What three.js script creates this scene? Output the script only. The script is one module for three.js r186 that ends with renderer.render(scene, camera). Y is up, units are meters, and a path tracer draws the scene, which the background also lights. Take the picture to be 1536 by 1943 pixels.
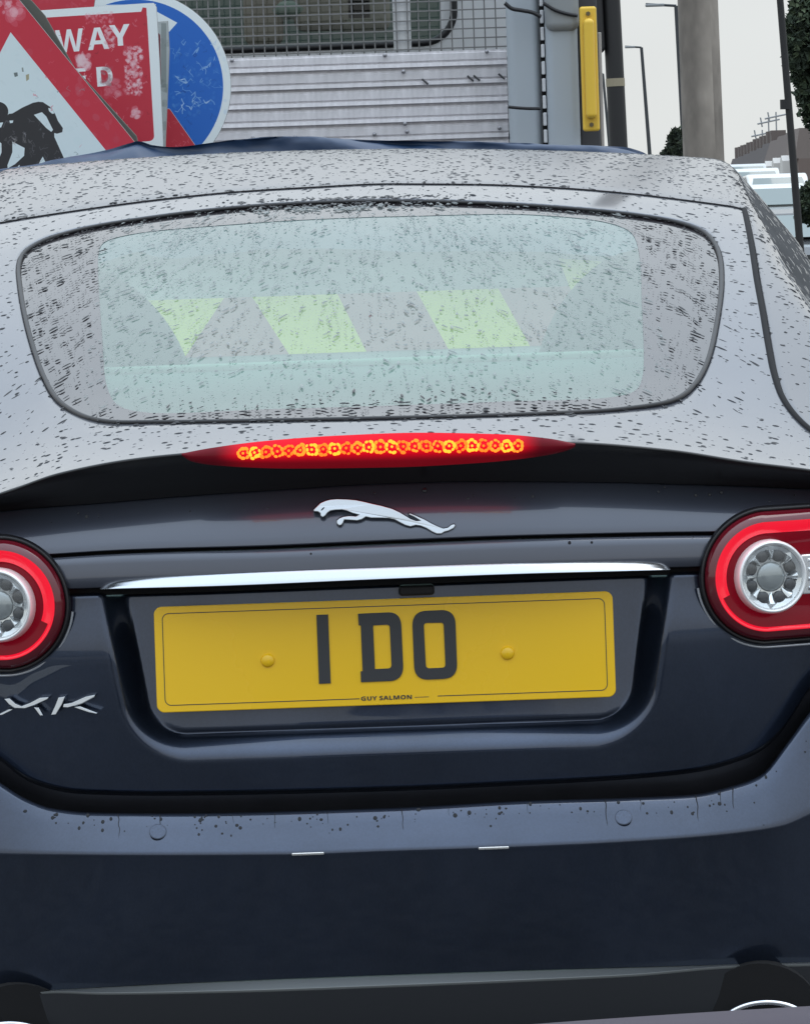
import * as THREE from 'three';
import { mergeGeometries } from 'three/addons/utils/BufferGeometryUtils.js';
import { RoundedBoxGeometry } from 'three/addons/geometries/RoundedBoxGeometry.js';
import { TextGeometry } from 'three/addons/geometries/TextGeometry.js';
import { FontLoader } from 'three/addons/loaders/FontLoader.js';
import { RectAreaLightUniformsLib } from 'three/addons/lights/RectAreaLightUniformsLib.js';

// ───────────────────────── camera, sky, light, exposure ─────────────────────────
const scene = new THREE.Scene();
const FPX = 8442, ROLL = THREE.MathUtils.degToRad(1.95), PITCH = Math.atan(542 / FPX);
const camera = new THREE.PerspectiveCamera(2 * Math.atan(971.5 / FPX) * 180 / Math.PI, 809 / 1024, 0.05, 4000);
camera.position.set(0, 1.21, 0);
camera.rotation.order = 'YXZ';
camera.rotation.set(-PITCH, 0, -ROLL);
camera.updateMatrixWorld(true);
scene.add(camera);

const renderer = new THREE.WebGLRenderer({ antialias: true });
renderer.setSize(809, 1024);
renderer.toneMapping = THREE.LinearToneMapping;
renderer.toneMappingExposure = 1.0;
renderer.shadowMap.enabled = true;

function mulberry(a) { return () => { a |= 0; a = a + 0x6D2B79F5 | 0; let t = Math.imul(a ^ a >>> 15, 1 | a); t = t + Math.imul(t ^ t >>> 7, 61 | t) ^ t; return ((t ^ t >>> 14) >>> 0) / 4294967296; }; }
const rnd = mulberry(20240);
const lerp = (a, b, t) => a + (b - a) * t, clamp = (x, a = 0, b = 1) => Math.min(b, Math.max(a, x));
const smooth = t => { t = clamp(t); return t * t * (3 - 2 * t); };
function hash3(x, y, z) { let h = Math.imul(x, 374761393) + Math.imul(y, 668265263) + Math.imul(z, 2147483647 ^ 0x5bd1e995) | 0; h = Math.imul(h ^ h >>> 13, 1274126177); return ((h ^ h >>> 16) >>> 0) / 4294967296; }
function vnoise(x, y, z = 0, per = 0) {
  const xi = Math.floor(x), yi = Math.floor(y), zi = Math.floor(z), fx = smooth(x - xi), fy = smooth(y - yi), fz = smooth(z - zi);
  const w = v => per ? ((v % per) + per) % per : v;
  const g = (a, b, c) => hash3(w(xi + a), w(yi + b), zi + c);
  return lerp(lerp(lerp(g(0, 0, 0), g(1, 0, 0), fx), lerp(g(0, 1, 0), g(1, 1, 0), fx), fy), lerp(lerp(g(0, 0, 1), g(1, 0, 1), fx), lerp(g(0, 1, 1), g(1, 1, 1), fx), fy), fz);
}
function fbm(x, y, z = 0, per = 0, oct = 4) { let s = 0, a = 0.5, f = 1; for (let i = 0; i < oct; i++) { s += a * vnoise(x * f, y * f, z + i * 17, per * f); a *= 0.5; f *= 2; } return s / (1 - Math.pow(0.5, oct)); }

{ // overcast sky: brighter towards the zenith, soft cloud mottling
  const W = 1024, H = 512, data = new Float32Array(W * H * 4);
  for (let j = 0; j < H; j++) for (let i = 0; i < W; i++) {
    const el = ((j + 0.5) / H - 0.5) * Math.PI, az = (i + 0.5) / W * Math.PI * 2, s = Math.sin(el);
    const cx = Math.cos(el) * Math.cos(az), cz = Math.cos(el) * Math.sin(az);
    const n = fbm(cx * 3 + 10, s * 7 + 10, cz * 3 + 10, 0, 5) - 0.5 + 0.5 * (fbm(cx * 22 + 40, s * 55 + 40, cz * 22 + 40, 0, 4) - 0.5);
    const L = s >= 0 ? 0.81 * (1 + 0.75 * s + 1.05 * s * s * s) * (1 + 0.22 * n) : 0.3, k = clamp(s * 1.4), o = (j * W + i) * 4;
    data[o] = L * lerp(0.975, 0.85, k); data[o + 1] = L * lerp(1.0, 0.99, k); data[o + 2] = L * lerp(0.985, 1.15, k); data[o + 3] = 1;
  }
  const sky = new THREE.DataTexture(data, W, H, THREE.RGBAFormat, THREE.FloatType);
  sky.mapping = THREE.EquirectangularReflectionMapping; sky.magFilter = sky.minFilter = THREE.LinearFilter; sky.needsUpdate = true;
  scene.background = sky; scene.environment = sky;
}
const sun = new THREE.DirectionalLight(0xfff6ec, 0.5);
sun.position.set(14, 40, -12); sun.target.position.set(0, 0, -8);
sun.castShadow = true; sun.shadow.radius = 60;
Object.assign(sun.shadow.camera, { left: -25, right: 25, top: 40, bottom: -25, near: 1, far: 120 });
scene.add(sun, sun.target);
RectAreaLightUniformsLib.init();

// ───────────────────────── helpers ─────────────────────────
const CAMROT = new THREE.Matrix4().extractRotation(camera.matrixWorld);
const V = (x, y, z) => new THREE.Vector3(x, y, z);
// a measured spot of the street: photo position (1536 wide) and distance ahead in metres -> world point
function at(px, py, d) {
  const v = V((px - 768) / FPX, -(py - 971.5) / FPX, -1).applyMatrix4(CAMROT);
  return v.multiplyScalar(d / -v.z).add(camera.position);
}
const used = {};
function numbered(n) { const k = used[n] = (used[n] ?? -1) + 1; return k ? `${n}_${String(k).padStart(3, '0')}` : n; }
function tag(o, label, category, group, kind) { if (label) o.userData.label = label; if (category) o.userData.category = category; if (group) o.userData.group = group; if (kind) o.userData.kind = kind; return o; }
function thing(name, label, category, p = [0, 0, 0], turn = 0, group) {
  const o = new THREE.Group(); o.name = numbered(name); o.position.set(...p); o.rotation.y = turn; scene.add(o); o.updateMatrixWorld(true);
  return tag(o, label, category, group);
}
function part(name, geo, mat, parent, label) {
  if (Array.isArray(geo)) geo = mergeGeometries(geo.map(g => { g = g.index ? g.toNonIndexed() : g; for (const k of Object.keys(g.attributes)) if (!['position', 'normal', 'uv'].includes(k)) g.deleteAttribute(k); if (!g.attributes.uv) g.setAttribute('uv', new THREE.BufferAttribute(new Float32Array(g.attributes.position.count * 2), 2)); return g; }));
  const m = new THREE.Mesh(geo, mat); m.name = name; m.castShadow = m.receiveShadow = true; parent.add(m);
  if (label) m.userData.label = label;
  return m;
}
function struct(name, geo, mat) { const m = part(name, geo, mat, scene); m.userData.kind = 'structure'; return m; }
const toWorldGeo = (g, o) => g.applyMatrix4(o.matrixWorld.clone().invert());      // world-space geometry into a thing's own axes
const box = (w, h, d, x = 0, y = 0, z = 0) => new THREE.BoxGeometry(w, h, d).translate(x, y, z);
const rbox = (w, h, d, r, x = 0, y = 0, z = 0, s = 2) => new RoundedBoxGeometry(w, h, d, s, r).translate(x, y, z);
const cyl = (r0, r1, h, n = 20) => new THREE.CylinderGeometry(r0, r1, h, n);
function bar(a, b, r, n = 8, r2 = r) { const d = b.clone().sub(a), g = cyl(r2, r, d.length(), n); g.applyQuaternion(new THREE.Quaternion().setFromUnitVectors(V(0, 1, 0), d.clone().normalize())); return g.translate((a.x + b.x) / 2, (a.y + b.y) / 2, (a.z + b.z) / 2); }
const tube = (pts, r, closed = false, n = 0, rs = 8) => new THREE.TubeGeometry(new THREE.CatmullRomCurve3(pts, closed, 'centripetal'), n || pts.length * 3, r, rs, closed);
function pchip(pts) {
  const n = pts.length, X = pts.map(p => p[0]), Y = pts.map(p => p[1]), h = [], dl = [], m = [];
  for (let i = 0; i < n - 1; i++) { h[i] = X[i + 1] - X[i]; dl[i] = (Y[i + 1] - Y[i]) / h[i]; }
  m[0] = dl[0]; m[n - 1] = dl[n - 2];
  for (let i = 1; i < n - 1; i++) { if (dl[i - 1] * dl[i] <= 0) m[i] = 0; else { const a = 2 * h[i] + h[i - 1], b = h[i] + 2 * h[i - 1]; m[i] = (a + b) / (a / dl[i - 1] + b / dl[i]); } }
  return x => {
    if (x <= X[0]) return Y[0] + m[0] * (x - X[0]); if (x >= X[n - 1]) return Y[n - 1] + m[n - 1] * (x - X[n - 1]);
    let i = 0; while (x > X[i + 1]) i++;
    const t = (x - X[i]) / h[i], t2 = t * t, t3 = t2 * t;
    return Y[i] * (2 * t3 - 3 * t2 + 1) + h[i] * m[i] * (t3 - 2 * t2 + t) + Y[i + 1] * (3 * t2 - 2 * t3) + h[i] * m[i + 1] * (t3 - t2);
  };
}
function loft(rows, face = V(0, 0, 1), closed = false) {          // rows of equally many points -> smooth sheet whose front looks along face
  const R = rows.length, C = rows[0].length, pos = [], uv = [], idx = [];
  for (const r of rows) for (const p of r) { pos.push(p.x, p.y, p.z); uv.push(p.x, p.y * 0.8 - p.z * 0.6); }
  for (let i = 0; i < R - 1; i++) for (let j = 0; j < (closed ? C : C - 1); j++) { const k = (j + 1) % C, a = i * C + j, b = i * C + k, c = a + C, d = b + C; idx.push(a, c, b, b, c, d); }
  const g = new THREE.BufferGeometry();
  g.setAttribute('position', new THREE.Float32BufferAttribute(pos, 3)); g.setAttribute('uv', new THREE.Float32BufferAttribute(uv, 2)); g.setIndex(idx);
  g.computeVertexNormals();
  const n = g.attributes.normal; let s = 0; for (let i = 0; i < n.count; i++) s += n.getX(i) * face.x + n.getY(i) * face.y + n.getZ(i) * face.z;
  if (s < 0) { for (let i = 0; i < idx.length; i += 3) { const t = idx[i]; idx[i] = idx[i + 1]; idx[i + 1] = t; } g.setIndex(idx); g.computeVertexNormals(); }
  return g;
}
function dataTex(n, fn, srgb = false) {
  const d = new Uint8Array(n * n * 4);
  for (let j = 0; j < n; j++) for (let i = 0; i < n; i++) { const c = fn(i / n, j / n), o = (j * n + i) * 4; const a = Array.isArray(c) ? c : [c, c, c]; for (let k = 0; k < 3; k++) d[o + k] = clamp(a[k]) * 255; d[o + 3] = 255; }
  const t = new THREE.DataTexture(d, n, n); t.wrapS = t.wrapT = THREE.RepeatWrapping; t.magFilter = t.minFilter = THREE.LinearFilter; if (srgb) t.colorSpace = THREE.SRGBColorSpace; t.needsUpdate = true; return t;
}
function rep(t, x, y = x) { const c = t.clone(); c.repeat.set(x, y); c.needsUpdate = true; return c; }
const lin = (r, g, b) => new THREE.Color().setRGB(r, g, b);
const std = (c, roughness = 0.7, metalness = 0, more = {}) => new THREE.MeshStandardMaterial({ color: Array.isArray(c) ? lin(...c) : c, roughness, metalness, side: THREE.DoubleSide, ...more });
const phys = (c, o) => new THREE.MeshPhysicalMaterial({ color: lin(...c), side: THREE.DoubleSide, ...o });
const font = await new FontLoader().loadAsync('fonts/droid/droid_sans_bold.typeface.json');

// ───────────────────────── materials ─────────────────────────
const T = {
  wear: dataTex(512, (u, v) => 0.55 + 0.75 * (fbm(u * 8, v * 8, 0, 8, 5) - 0.5)),
  fine: dataTex(256, (u, v) => 0.5 + 0.6 * (fbm(u * 32, v * 32, 3, 32, 3) - 0.5)),
  film: dataTex(512, (u, v) => { const n = fbm(u * 6, v * 6, 7, 6, 5); return 0.06 + 0.32 * smooth((n - 0.42) * 3.2); }),
  grime: dataTex(512, (u, v) => 0.72 + 0.5 * (fbm(u * 6, v * 6, 11, 6, 5) - 0.5) + 0.1 * (hash3(u * 512 | 0, v * 512 | 0, 3) - 0.5)),
  asphalt: dataTex(512, (u, v) => { const n = 0.5 + 0.5 * (vnoise(u * 128, v * 128, 1, 128) - 0.5) + 0.5 * (fbm(u * 8, v * 8, 2, 8, 4) - 0.5); return [n, n, n * 1.02]; }),
};
const M = {
  paint: phys([0.058, 0.066, 0.09], { metalness: 0.5, roughness: 0.33, clearcoat: 1, clearcoatRoughness: 0.07 }),
  paintWet: phys([0.04, 0.04, 0.052], { metalness: 0.35, roughness: 0.35, clearcoat: 1, clearcoatRoughness: 0.22 }),
  paintLow: phys([0.05, 0.07, 0.118], { metalness: 0.85, roughness: 0.33, map: rep(T.grime, 1.3), clearcoat: 1, clearcoatRoughness: 0.24, clearcoatRoughnessMap: rep(T.film, 3) }),
  black: std([0.012, 0.012, 0.013], 0.65), rubber: std([0.008, 0.008, 0.01], 0.45), gap: std([0.003, 0.003, 0.004], 0.9),
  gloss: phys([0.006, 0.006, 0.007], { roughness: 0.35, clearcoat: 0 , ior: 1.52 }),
  frit: phys([0.02, 0.017, 0.02], { roughness: 0.05, ior: 1.55, clearcoat: 0.4, clearcoatRoughness: 0.04 }),
  glass: phys([0.58, 0.81, 0.71], { transmission: 0.8, thickness: 0, roughness: 0.02, ior: 1.52 }),
  screen: phys([0.86, 0.97, 0.93], { transmission: 1, thickness: 0, roughness: 0.01, ior: 1.5 }),
  chrome: std([0.86, 0.87, 0.9], 0.13, 1), chromeDull: std([0.5, 0.52, 0.55], 0.22, 1), satin: std([0.5, 0.52, 0.54], 0.17, 1),
  wetGlass: phys([0.42, 0.46, 0.46], { transmission: 0.7, thickness: 0, roughness: 0.06, ior: 1.33 }),
  side: phys([0.1, 0.102, 0.105], { roughness: 1, specularIntensity: 0.12, map: rep(T.grime, 3, 1) }),
  water: phys([0.008, 0.009, 0.012], { roughness: 0.04, ior: 1.33 }),
};

// ───────────────────────── ground ─────────────────────────
const groundY = d => d < 80 ? 0 : Math.min((d - 80) * 0.0115, 11);
function strip(x0, x1, y, zs, tile) {
  const rows = zs.map(d => [V(x0, groundY(d) + y, -d), V(lerp(x0, x1, 0.5), groundY(d) + y, -d), V(x1, groundY(d) + y, -d)]);
  const g = loft(rows, V(0, 1, 0)), p = g.attributes.position, u = g.attributes.uv;
  for (let i = 0; i < p.count; i++) u.setXY(i, p.getX(i) / tile, p.getZ(i) / tile);
  return g;
}
const ZS = [-120, -40, 0, 30, 60, 80, 120, 200, 400, 700, 1037, 3000];
struct('ground', strip(-900, 900, -0.12, ZS, 7), std([0.16, 0.17, 0.15], 0.95, 0, { map: rep(T.asphalt, 1) }));
struct('road', strip(-4.4, 8.4, -0.0, ZS, 3), std([0.085, 0.087, 0.092], 0.62, 0, { map: T.asphalt, roughnessMap: rep(T.wear, 0.5) }));
{
  const mk = [];
  for (let d = -20; d < 75; d += 6) mk.push(box(0.1, 0.004, 2, -1.75, 0.004, -d));
  struct('road_marking', mk, std([0.6, 0.6, 0.58], 0.7, 0, { roughnessMap: T.wear }));
  const pav = std([0.19, 0.187, 0.183], 0.85, 0, { map: T.asphalt });
  struct('pavement', strip(-8, -4.4, 0.12, ZS, 2), pav); struct('pavement', strip(8.4, 13, 0.12, ZS, 2), pav);
  struct('kerb', [box(0.14, 0.26, 190, -4.33, 0.001, 20), box(0.14, 0.26, 190, 8.33, 0.001, 20)], std([0.33, 0.33, 0.32], 0.85, 0, { map: T.wear }));
  struct('traffic_island', [rbox(1.1, 0.26, 30, 0.05, 2.2, 0, -36)], std([0.3, 0.295, 0.28], 0.85, 0, { map: T.wear }));
}

// ───────────────────────── the dark coupe ─────────────────────────
const ZT = 2.4;
const car = thing('dark_coupe', 'rain-spotted dark navy coupe seen from behind with yellow number plate and lit high brake light', 'car', [-0.05, 0, -7.4], THREE.MathUtils.degToRad(0.6));
const carInv = car.matrixWorld.clone().invert();
const carAt = (px, py, d) => at(px, py, d).applyMatrix4(carInv);
const camL = camera.position.clone().applyMatrix4(carInv);
const plan = x => 0.26 * x * x + 0.42 * x ** 4;
function onRear(px, py, dz) { let d = 5 - dz, p; for (let i = 0; i < 6; i++) { p = carAt(px, py, d); d -= (ZT + dz - plan(p.x)) - p.z; } return p; }
const C = {
  e1: pchip([[-800, 1150], [-560, 1075], [-300, 1003], [-150, 970], [0, 935], [112, 897], [250, 870], [341, 860], [500, 848], [735, 839], [950, 836], [1083, 838], [1265, 852], [1417, 875], [1536, 890], [1700, 917], [2030, 985], [2250, 1050]]),
  e2: pchip([[-800, 1170], [-560, 1100], [-300, 1030], [0, 970], [195, 954], [350, 941], [500, 931], [735, 917], [900, 913], [1100, 914], [1305, 919], [1536, 928], [1700, 945], [2030, 1003], [2250, 1065]]),
  e3: pchip([[-800, 1185], [-560, 1135], [-300, 1090], [0, 1064], [110, 1055], [250, 1047], [500, 1040], [735, 1030], [1000, 1020], [1350, 1013], [1536, 1012], [1800, 1025], [2030, 1045], [2250, 1085]]),
  e4: pchip([[-800, 1205], [-560, 1165], [-300, 1142], [0, 1130], [130, 1122], [400, 1113], [735, 1100], [1000, 1090], [1270, 1081], [1536, 1076], [1800, 1080], [2030, 1085], [2250, 1105]]),
  b1: pchip([[-800, 1230], [-560, 1200], [-300, 1225], [-150, 1300], [-60, 1375], [0, 1425], [60, 1470], [150, 1492], [300, 1496], [735, 1488], [1000, 1477], [1200, 1463], [1330, 1446], [1420, 1418], [1480, 1376], [1536, 1290], [1620, 1200], [1800, 1140], [2030, 1115], [2250, 1130]]),
  b2: pchip([[-800, 1265], [-560, 1250], [-300, 1300], [-150, 1375], [-60, 1445], [0, 1484], [50, 1515], [100, 1533], [170, 1541], [300, 1543], [735, 1533], [1000, 1519], [1200, 1513], [1315, 1507], [1385, 1492], [1441, 1471], [1492, 1410], [1536, 1350], [1620, 1270], [1800, 1190], [2030, 1160], [2250, 1165]]),
  b3: pchip([[-800, 1420], [-560, 1500], [-300, 1575], [-100, 1612], [0, 1618], [300, 1621], [550, 1620], [735, 1614], [1000, 1605], [1300, 1588], [1420, 1576], [1487, 1564], [1536, 1543], [1640, 1500], [1800, 1440], [2030, 1370], [2250, 1310]]),
  b4: pchip([[-800, 1880], [-200, 1892], [0, 1886], [110, 1878], [400, 1863], [735, 1850], [1000, 1841], [1390, 1830], [1536, 1826], [1800, 1818], [2250, 1790]]),
  b5: pchip([[-800, 1882], [-200, 1895], [0, 1889], [110, 1881], [200, 1884], [400, 1881], [735, 1870], [1000, 1859], [1200, 1849], [1390, 1833], [1536, 1829], [1800, 1821], [2250, 1793]]),
  b6: pchip([[-800, 2100], [735, 2075], [2250, 2030]]),
};
{ const b1 = C.b1, b2 = C.b2; C.b1 = p => lerp(b1(p), b2(p), 0.3); }
const COLS = []; for (let p = -700; p <= 2170; p += 10) COLS.push(p);
const rowOf = (f, dz, cols = COLS) => cols.map(p => onRear(p, typeof f === 'function' ? f(p) : f, dz));
function panel(spec, cols = COLS, face = V(0, 0, 1)) { return loft(spec.map(([f, dz]) => rowOf(f, dz, cols)), face); }
const mix = (f, g, t, o = 0) => p => lerp(f(p), g(p), t) + o;

// tail lip: the underside in shade below the spoiler edge
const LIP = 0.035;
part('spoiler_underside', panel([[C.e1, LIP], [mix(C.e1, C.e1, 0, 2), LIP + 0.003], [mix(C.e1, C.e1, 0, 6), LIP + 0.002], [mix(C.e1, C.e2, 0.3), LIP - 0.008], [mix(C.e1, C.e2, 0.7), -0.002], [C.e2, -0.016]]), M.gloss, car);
// upper tail band
part('tail_band', panel([[C.e2, -0.02], [mix(C.e2, C.e3, 0.05), -0.014], [mix(C.e2, C.e3, 0.2), -0.006], [mix(C.e2, C.e3, 0.4), 0.004], [mix(C.e2, C.e3, 0.6), 0.012], [mix(C.e2, C.e3, 0.8), 0.019], [mix(C.e2, C.e3, 0.95, -1), 0.0225], [mix(C.e3, C.e3, 0, -4), 0.022], [mix(C.e3, C.e3, 0, -2.5), 0.014]]), M.paint, car);
part('shut_gap', panel([[mix(C.e3, C.e3, 0, -9), 0.006], [mix(C.e3, C.e3, 0, 9), 0.006]]), M.gap, car);
part('tail_band', panel([[mix(C.e3, C.e3, 0, 2), 0.014], [mix(C.e3, C.e3, 0, 4), 0.0225], [mix(C.e3, C.e4, 0.3), 0.026], [mix(C.e3, C.e4, 0.6), 0.0285], [mix(C.e4, C.e4, 0, -6), 0.03], [mix(C.e4, C.e4, 0, -4), 0.022]]), M.paint, car);
part('shut_gap', panel([[mix(C.e4, C.e4, 0, -10), 0.012], [mix(C.e4, C.e4, 0, 10), 0.012]]), M.gap, car);

// boot face with the number plate recess pressed into it
function recessSd(px, py) {
  const dx = px - 738, dy = py - 1260, s = 0.034, u = dx - dy * s, v = dx * s + dy;
  const w = 545 - 0.16 * (v + 150), r = 115, qx = Math.abs(u) - (w - r), qy = v - (172 - r);
  return [Math.min(Math.max(qx, qy), 0) + Math.hypot(Math.max(qx, 0), Math.max(qy, 0)) - r, u, v];
}
const soft = x => { const a = 0.07, f = q => 0.5 * (q + Math.sqrt(q * q + a * a)); return f(x) - f(x - 1); };
function faceDz(px, t) {
  const py = lerp(C.e4(px) + 4, C.b1(px), t), [sd, , v] = recessSd(px, py);
  let dz = 0.022 + 0.012 * smooth(t / 0.36) - 0.036 * t * t;
  const floor = -0.024 + 0.016 * clamp((v + 170) / 330), e = clamp(0.62 * soft(-sd / 54) + 0.38 * smooth(-sd / 54));
  dz = lerp(dz, floor, e);
  if (v > 60) dz -= 0.009 * Math.exp(-((((-sd) - 53) / 4.5) ** 2)) * smooth((v - 90) / 60);
  return [py, dz];
}
{
  const cols = []; for (let p = -700; p <= 2170; p += (p > 120 && p < 1350) ? 5 : 9) cols.push(p);
  const rows = [], N = 96;
  for (let i = 0; i <= N; i++) rows.push(cols.map(p => { const t = i / N, [py, dz] = faceDz(p, t); const edge = 0.01 * Math.max(0, 1 - i / 1.2) + 0.012 * Math.max(0, 1 - (N - i) / 1.6); return onRear(p, py, dz - edge); }));
  part('boot_face', loft(rows), M.paintLow, car);
}
// dark channel below the boot lid, then the bumper
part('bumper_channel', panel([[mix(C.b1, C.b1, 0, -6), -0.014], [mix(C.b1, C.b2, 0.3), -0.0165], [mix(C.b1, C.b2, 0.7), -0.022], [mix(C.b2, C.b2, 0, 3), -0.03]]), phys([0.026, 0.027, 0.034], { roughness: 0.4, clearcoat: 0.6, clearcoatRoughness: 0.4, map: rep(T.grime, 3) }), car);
const ledgeRows = [[mix(C.b2, C.b2, 0, 1), 0.0], [mix(C.b2, C.b2, 0, 0), 0.018], [mix(C.b2, C.b2, 0, 2), 0.026], [mix(C.b2, C.b3, 0.1), 0.031], [mix(C.b2, C.b3, 0.35), 0.0385], [mix(C.b2, C.b3, 0.65), 0.0475], [mix(C.b2, C.b3, 0.92), 0.0555], [C.b3, 0.0572], [mix(C.b3, C.b4, 0.015), 0.0565], [mix(C.b3, C.b4, 0.05), 0.0545], [mix(C.b3, C.b4, 0.25), 0.046], [mix(C.b3, C.b4, 0.5), 0.035], [mix(C.b3, C.b4, 0.75), 0.022], [mix(C.b3, C.b4, 0.93), 0.010], [C.b4, 0.006]];
part('bumper', panel(ledgeRows), M.paintLow, car);
part('bumper_lip', panel([[C.b4, 0.004], [mix(C.b4, C.b5, 0.08), 0.0055], [mix(C.b4, C.b5, 0.5), 0.0105], [mix(C.b4, C.b5, 0.92), 0.0155], [C.b5, 0.0162], [mix(C.b5, C.b6, 0.02), 0.0155]]), phys([0.16, 0.17, 0.17], { roughness: 0.4, metalness: 0.5, clearcoat: 0.5, clearcoatRoughness: 0.3 }), car);
part('diffuser', panel([[mix(C.b5, C.b6, 0.02), 0.0165], [mix(C.b5, C.b6, 0.25), 0.014], [mix(C.b5, C.b6, 0.6), 0.008], [C.b6, -0.01]]), std([0.012, 0.014, 0.018], 0.55), car);

// body skin above the tail: y = skin(x, z)
const e1pts = rowOf(C.e1, LIP), e1raw = pchip(e1pts.map(p => [p.x, p.y]).sort((a, b) => a[0] - b[0])), e1f = x => e1raw(clamp(x, -0.72, 0.72)) - 0.9 * Math.max(0, Math.abs(x) - 0.72) ** 1.6, E10 = e1f(0);
const Hc = pchip([[-0.2, 0.93], [0, 0.952], [0.1, 0.9655], [0.22, 0.985], [0.36, 1.014], [0.5, 1.047], [0.82, 1.12], [1.2, 1.2005], [1.5, 1.246], [1.75, 1.275], [2.05, 1.302], [2.35, 1.319], [2.6, 1.3235], [2.85, 1.321], [3.2, 1.27]]);
const zLip = x => ZT + LIP - plan(clamp(x, -0.85, 0.85));
const halfW = pchip([[0, 0.86], [0.25, 0.72], [0.5, 0.605], [0.78, 0.558], [1.05, 0.547], [1.33, 0.552], [1.95, 0.586], [2.6, 0.622], [3.3, 0.66]]);
function skin(x, z) {
  const s = zLip(x) - z, w = halfW(s), e = Math.abs(x) - w;
  const drop = 1.06 * 0.5 * (Math.sqrt(e * e + 0.00012) + e) + 2.2 * Math.max(0, e - 0.1) ** 1.5;
  const drop0 = 1.06 * 0.5 * (Math.sqrt(w * w + 0.00012) - w);
  const crown = 0.06 * x * x + 0.02 * x * smooth((s - 1.2) / 1.0) + drop - drop0, tail = E10 - e1f(x);
  const y = Hc(s) - Hc(0) + E10 - lerp(tail, crown, smooth(s / 0.9));
  const k = smooth((s - 0.3) / 0.5) * smooth((Math.abs(x) - 0.5) / 0.1); if (k === 0) return y;
  const h = e1f(x) - 0.006 - 0.25 * Math.max(0, Math.abs(x) - 0.7) ** 2, d = y - h; // haunch below the glasshouse
  return lerp(y, h + 0.5 * (d + Math.sqrt(d * d + 0.0009)), k);
}
function hit(px, py, lift = 0) {
  let d0 = 4.95; const f = d => { const p = carAt(px, py, d); return p.y - skin(p.x, p.z) - lift; };
  let a = d0, fa = f(a);
  for (let d = d0 + 0.02; d < 8.2; d += 0.02) { const fd = f(d); if (fd <= 0) { let lo = d - 0.02, hi = d; for (let k = 0; k < 22; k++) { const m = (lo + hi) / 2; if (f(m) > 0) lo = m; else hi = m; } return carAt(px, py, hi); } a = d; fa = fd; }
  return null;
}
function hitSafe(px, py, lift = 0) { let p = null, y = py; while (!p && y < py + 80) { p = hit(px, y, lift); y += 2; } return p; }
function resample(pts, n, closed = true) { const c = new THREE.CatmullRomCurve3(pts.map(p => V(p[0], p[1], 0)), closed, 'centripetal'); return c.getSpacedPoints(n).slice(0, closed ? n : n + 1).map(p => [p.x, p.y]); }
const SEAL = [[45, 482], [75, 461], [150, 437], [300, 412], [450, 395], [600, 386], [735, 383], [900, 386], [1050, 394], [1200, 408], [1290, 424], [1338, 444], [1360, 475], [1367, 530], [1358, 610], [1340, 685], [1315, 730], [1280, 757], [1180, 776], [1000, 786], [735, 793], [500, 798], [300, 801], [200, 799], [150, 785], [110, 757], [85, 715], [62, 650], [47, 590], [39, 540], [37, 505]];
const PANE = [[187, 477], [195, 461], [244, 445], [457, 424], [620, 414], [780, 409], [1013, 407], [1164, 425], [1199, 443], [1212, 478], [1218, 577], [1219, 715], [1207, 740], [1166, 753], [962, 762], [780, 769], [508, 777], [269, 782], [222, 768], [203, 736], [193, 640]];
const TOPC = pchip([[-40, 432], [0, 424], [150, 400], [300, 380], [450, 365], [600, 356], [735, 350], [900, 351], [1050, 357], [1200, 369], [1300, 381], [1395, 394], [1430, 400]]);
const SHUT_R = [[1407, 397], [1413, 425], [1421, 470], [1430, 530], [1441, 590], [1451, 650], [1462, 705], [1478, 752], [1504, 790], [1540, 822], [1600, 856], [1680, 893]];
const SHUT_L = [[-4, 428], [-10, 460], [-17, 510], [-26, 575], [-37, 640], [-47, 700], [-58, 752], [-75, 800], [-102, 842], [-140, 876], [-205, 920], [-280, 975]];
// angular sampling about the window's middle
const CEN = [702, 600], NA = 288;
function polar(poly, n = 900) { // outline -> distance by angle
  const P = []; for (let i = 0; i < poly.length; i++) { const a = poly[i], b = poly[(i + 1) % poly.length], m = 12; for (let k = 0; k < m; k++) P.push([lerp(a[0], b[0], k / m), lerp(a[1], b[1], k / m)]); }
  return th => { const c = Math.cos(th), s = Math.sin(th); let best = 0; for (let i = 0; i < P.length; i++) { const a = P[i], b = P[(i + 1) % P.length]; const ax = a[0] - CEN[0], ay = a[1] - CEN[1], bx = b[0] - CEN[0], by = b[1] - CEN[1]; const ca = ax * s - ay * c, cb = bx * s - by * c; if ((ca <= 0) !== (cb <= 0)) { const t = ca / (ca - cb), r = (ax + (bx - ax) * t) * c + (ay + (by - ay) * t) * s; if (r > best) best = r; } } return best; };
}
const outerPoly = [];
for (let p = 0; p <= 1400; p += 25) outerPoly.push([p, TOPC(p)]);
for (const q of SHUT_R) outerPoly.push(q);
for (let p = 1680; p >= -280; p -= 20) outerPoly.push([p, C.e1(p)]);
for (const q of SHUT_L.slice().reverse()) outerPoly.push(q);
const sealPts = resample(SEAL, 360), panePts = resample(PANE, 360);
const rSeal = polar(sealPts), rPane = polar(panePts), rOuter = polar(outerPoly);
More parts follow.
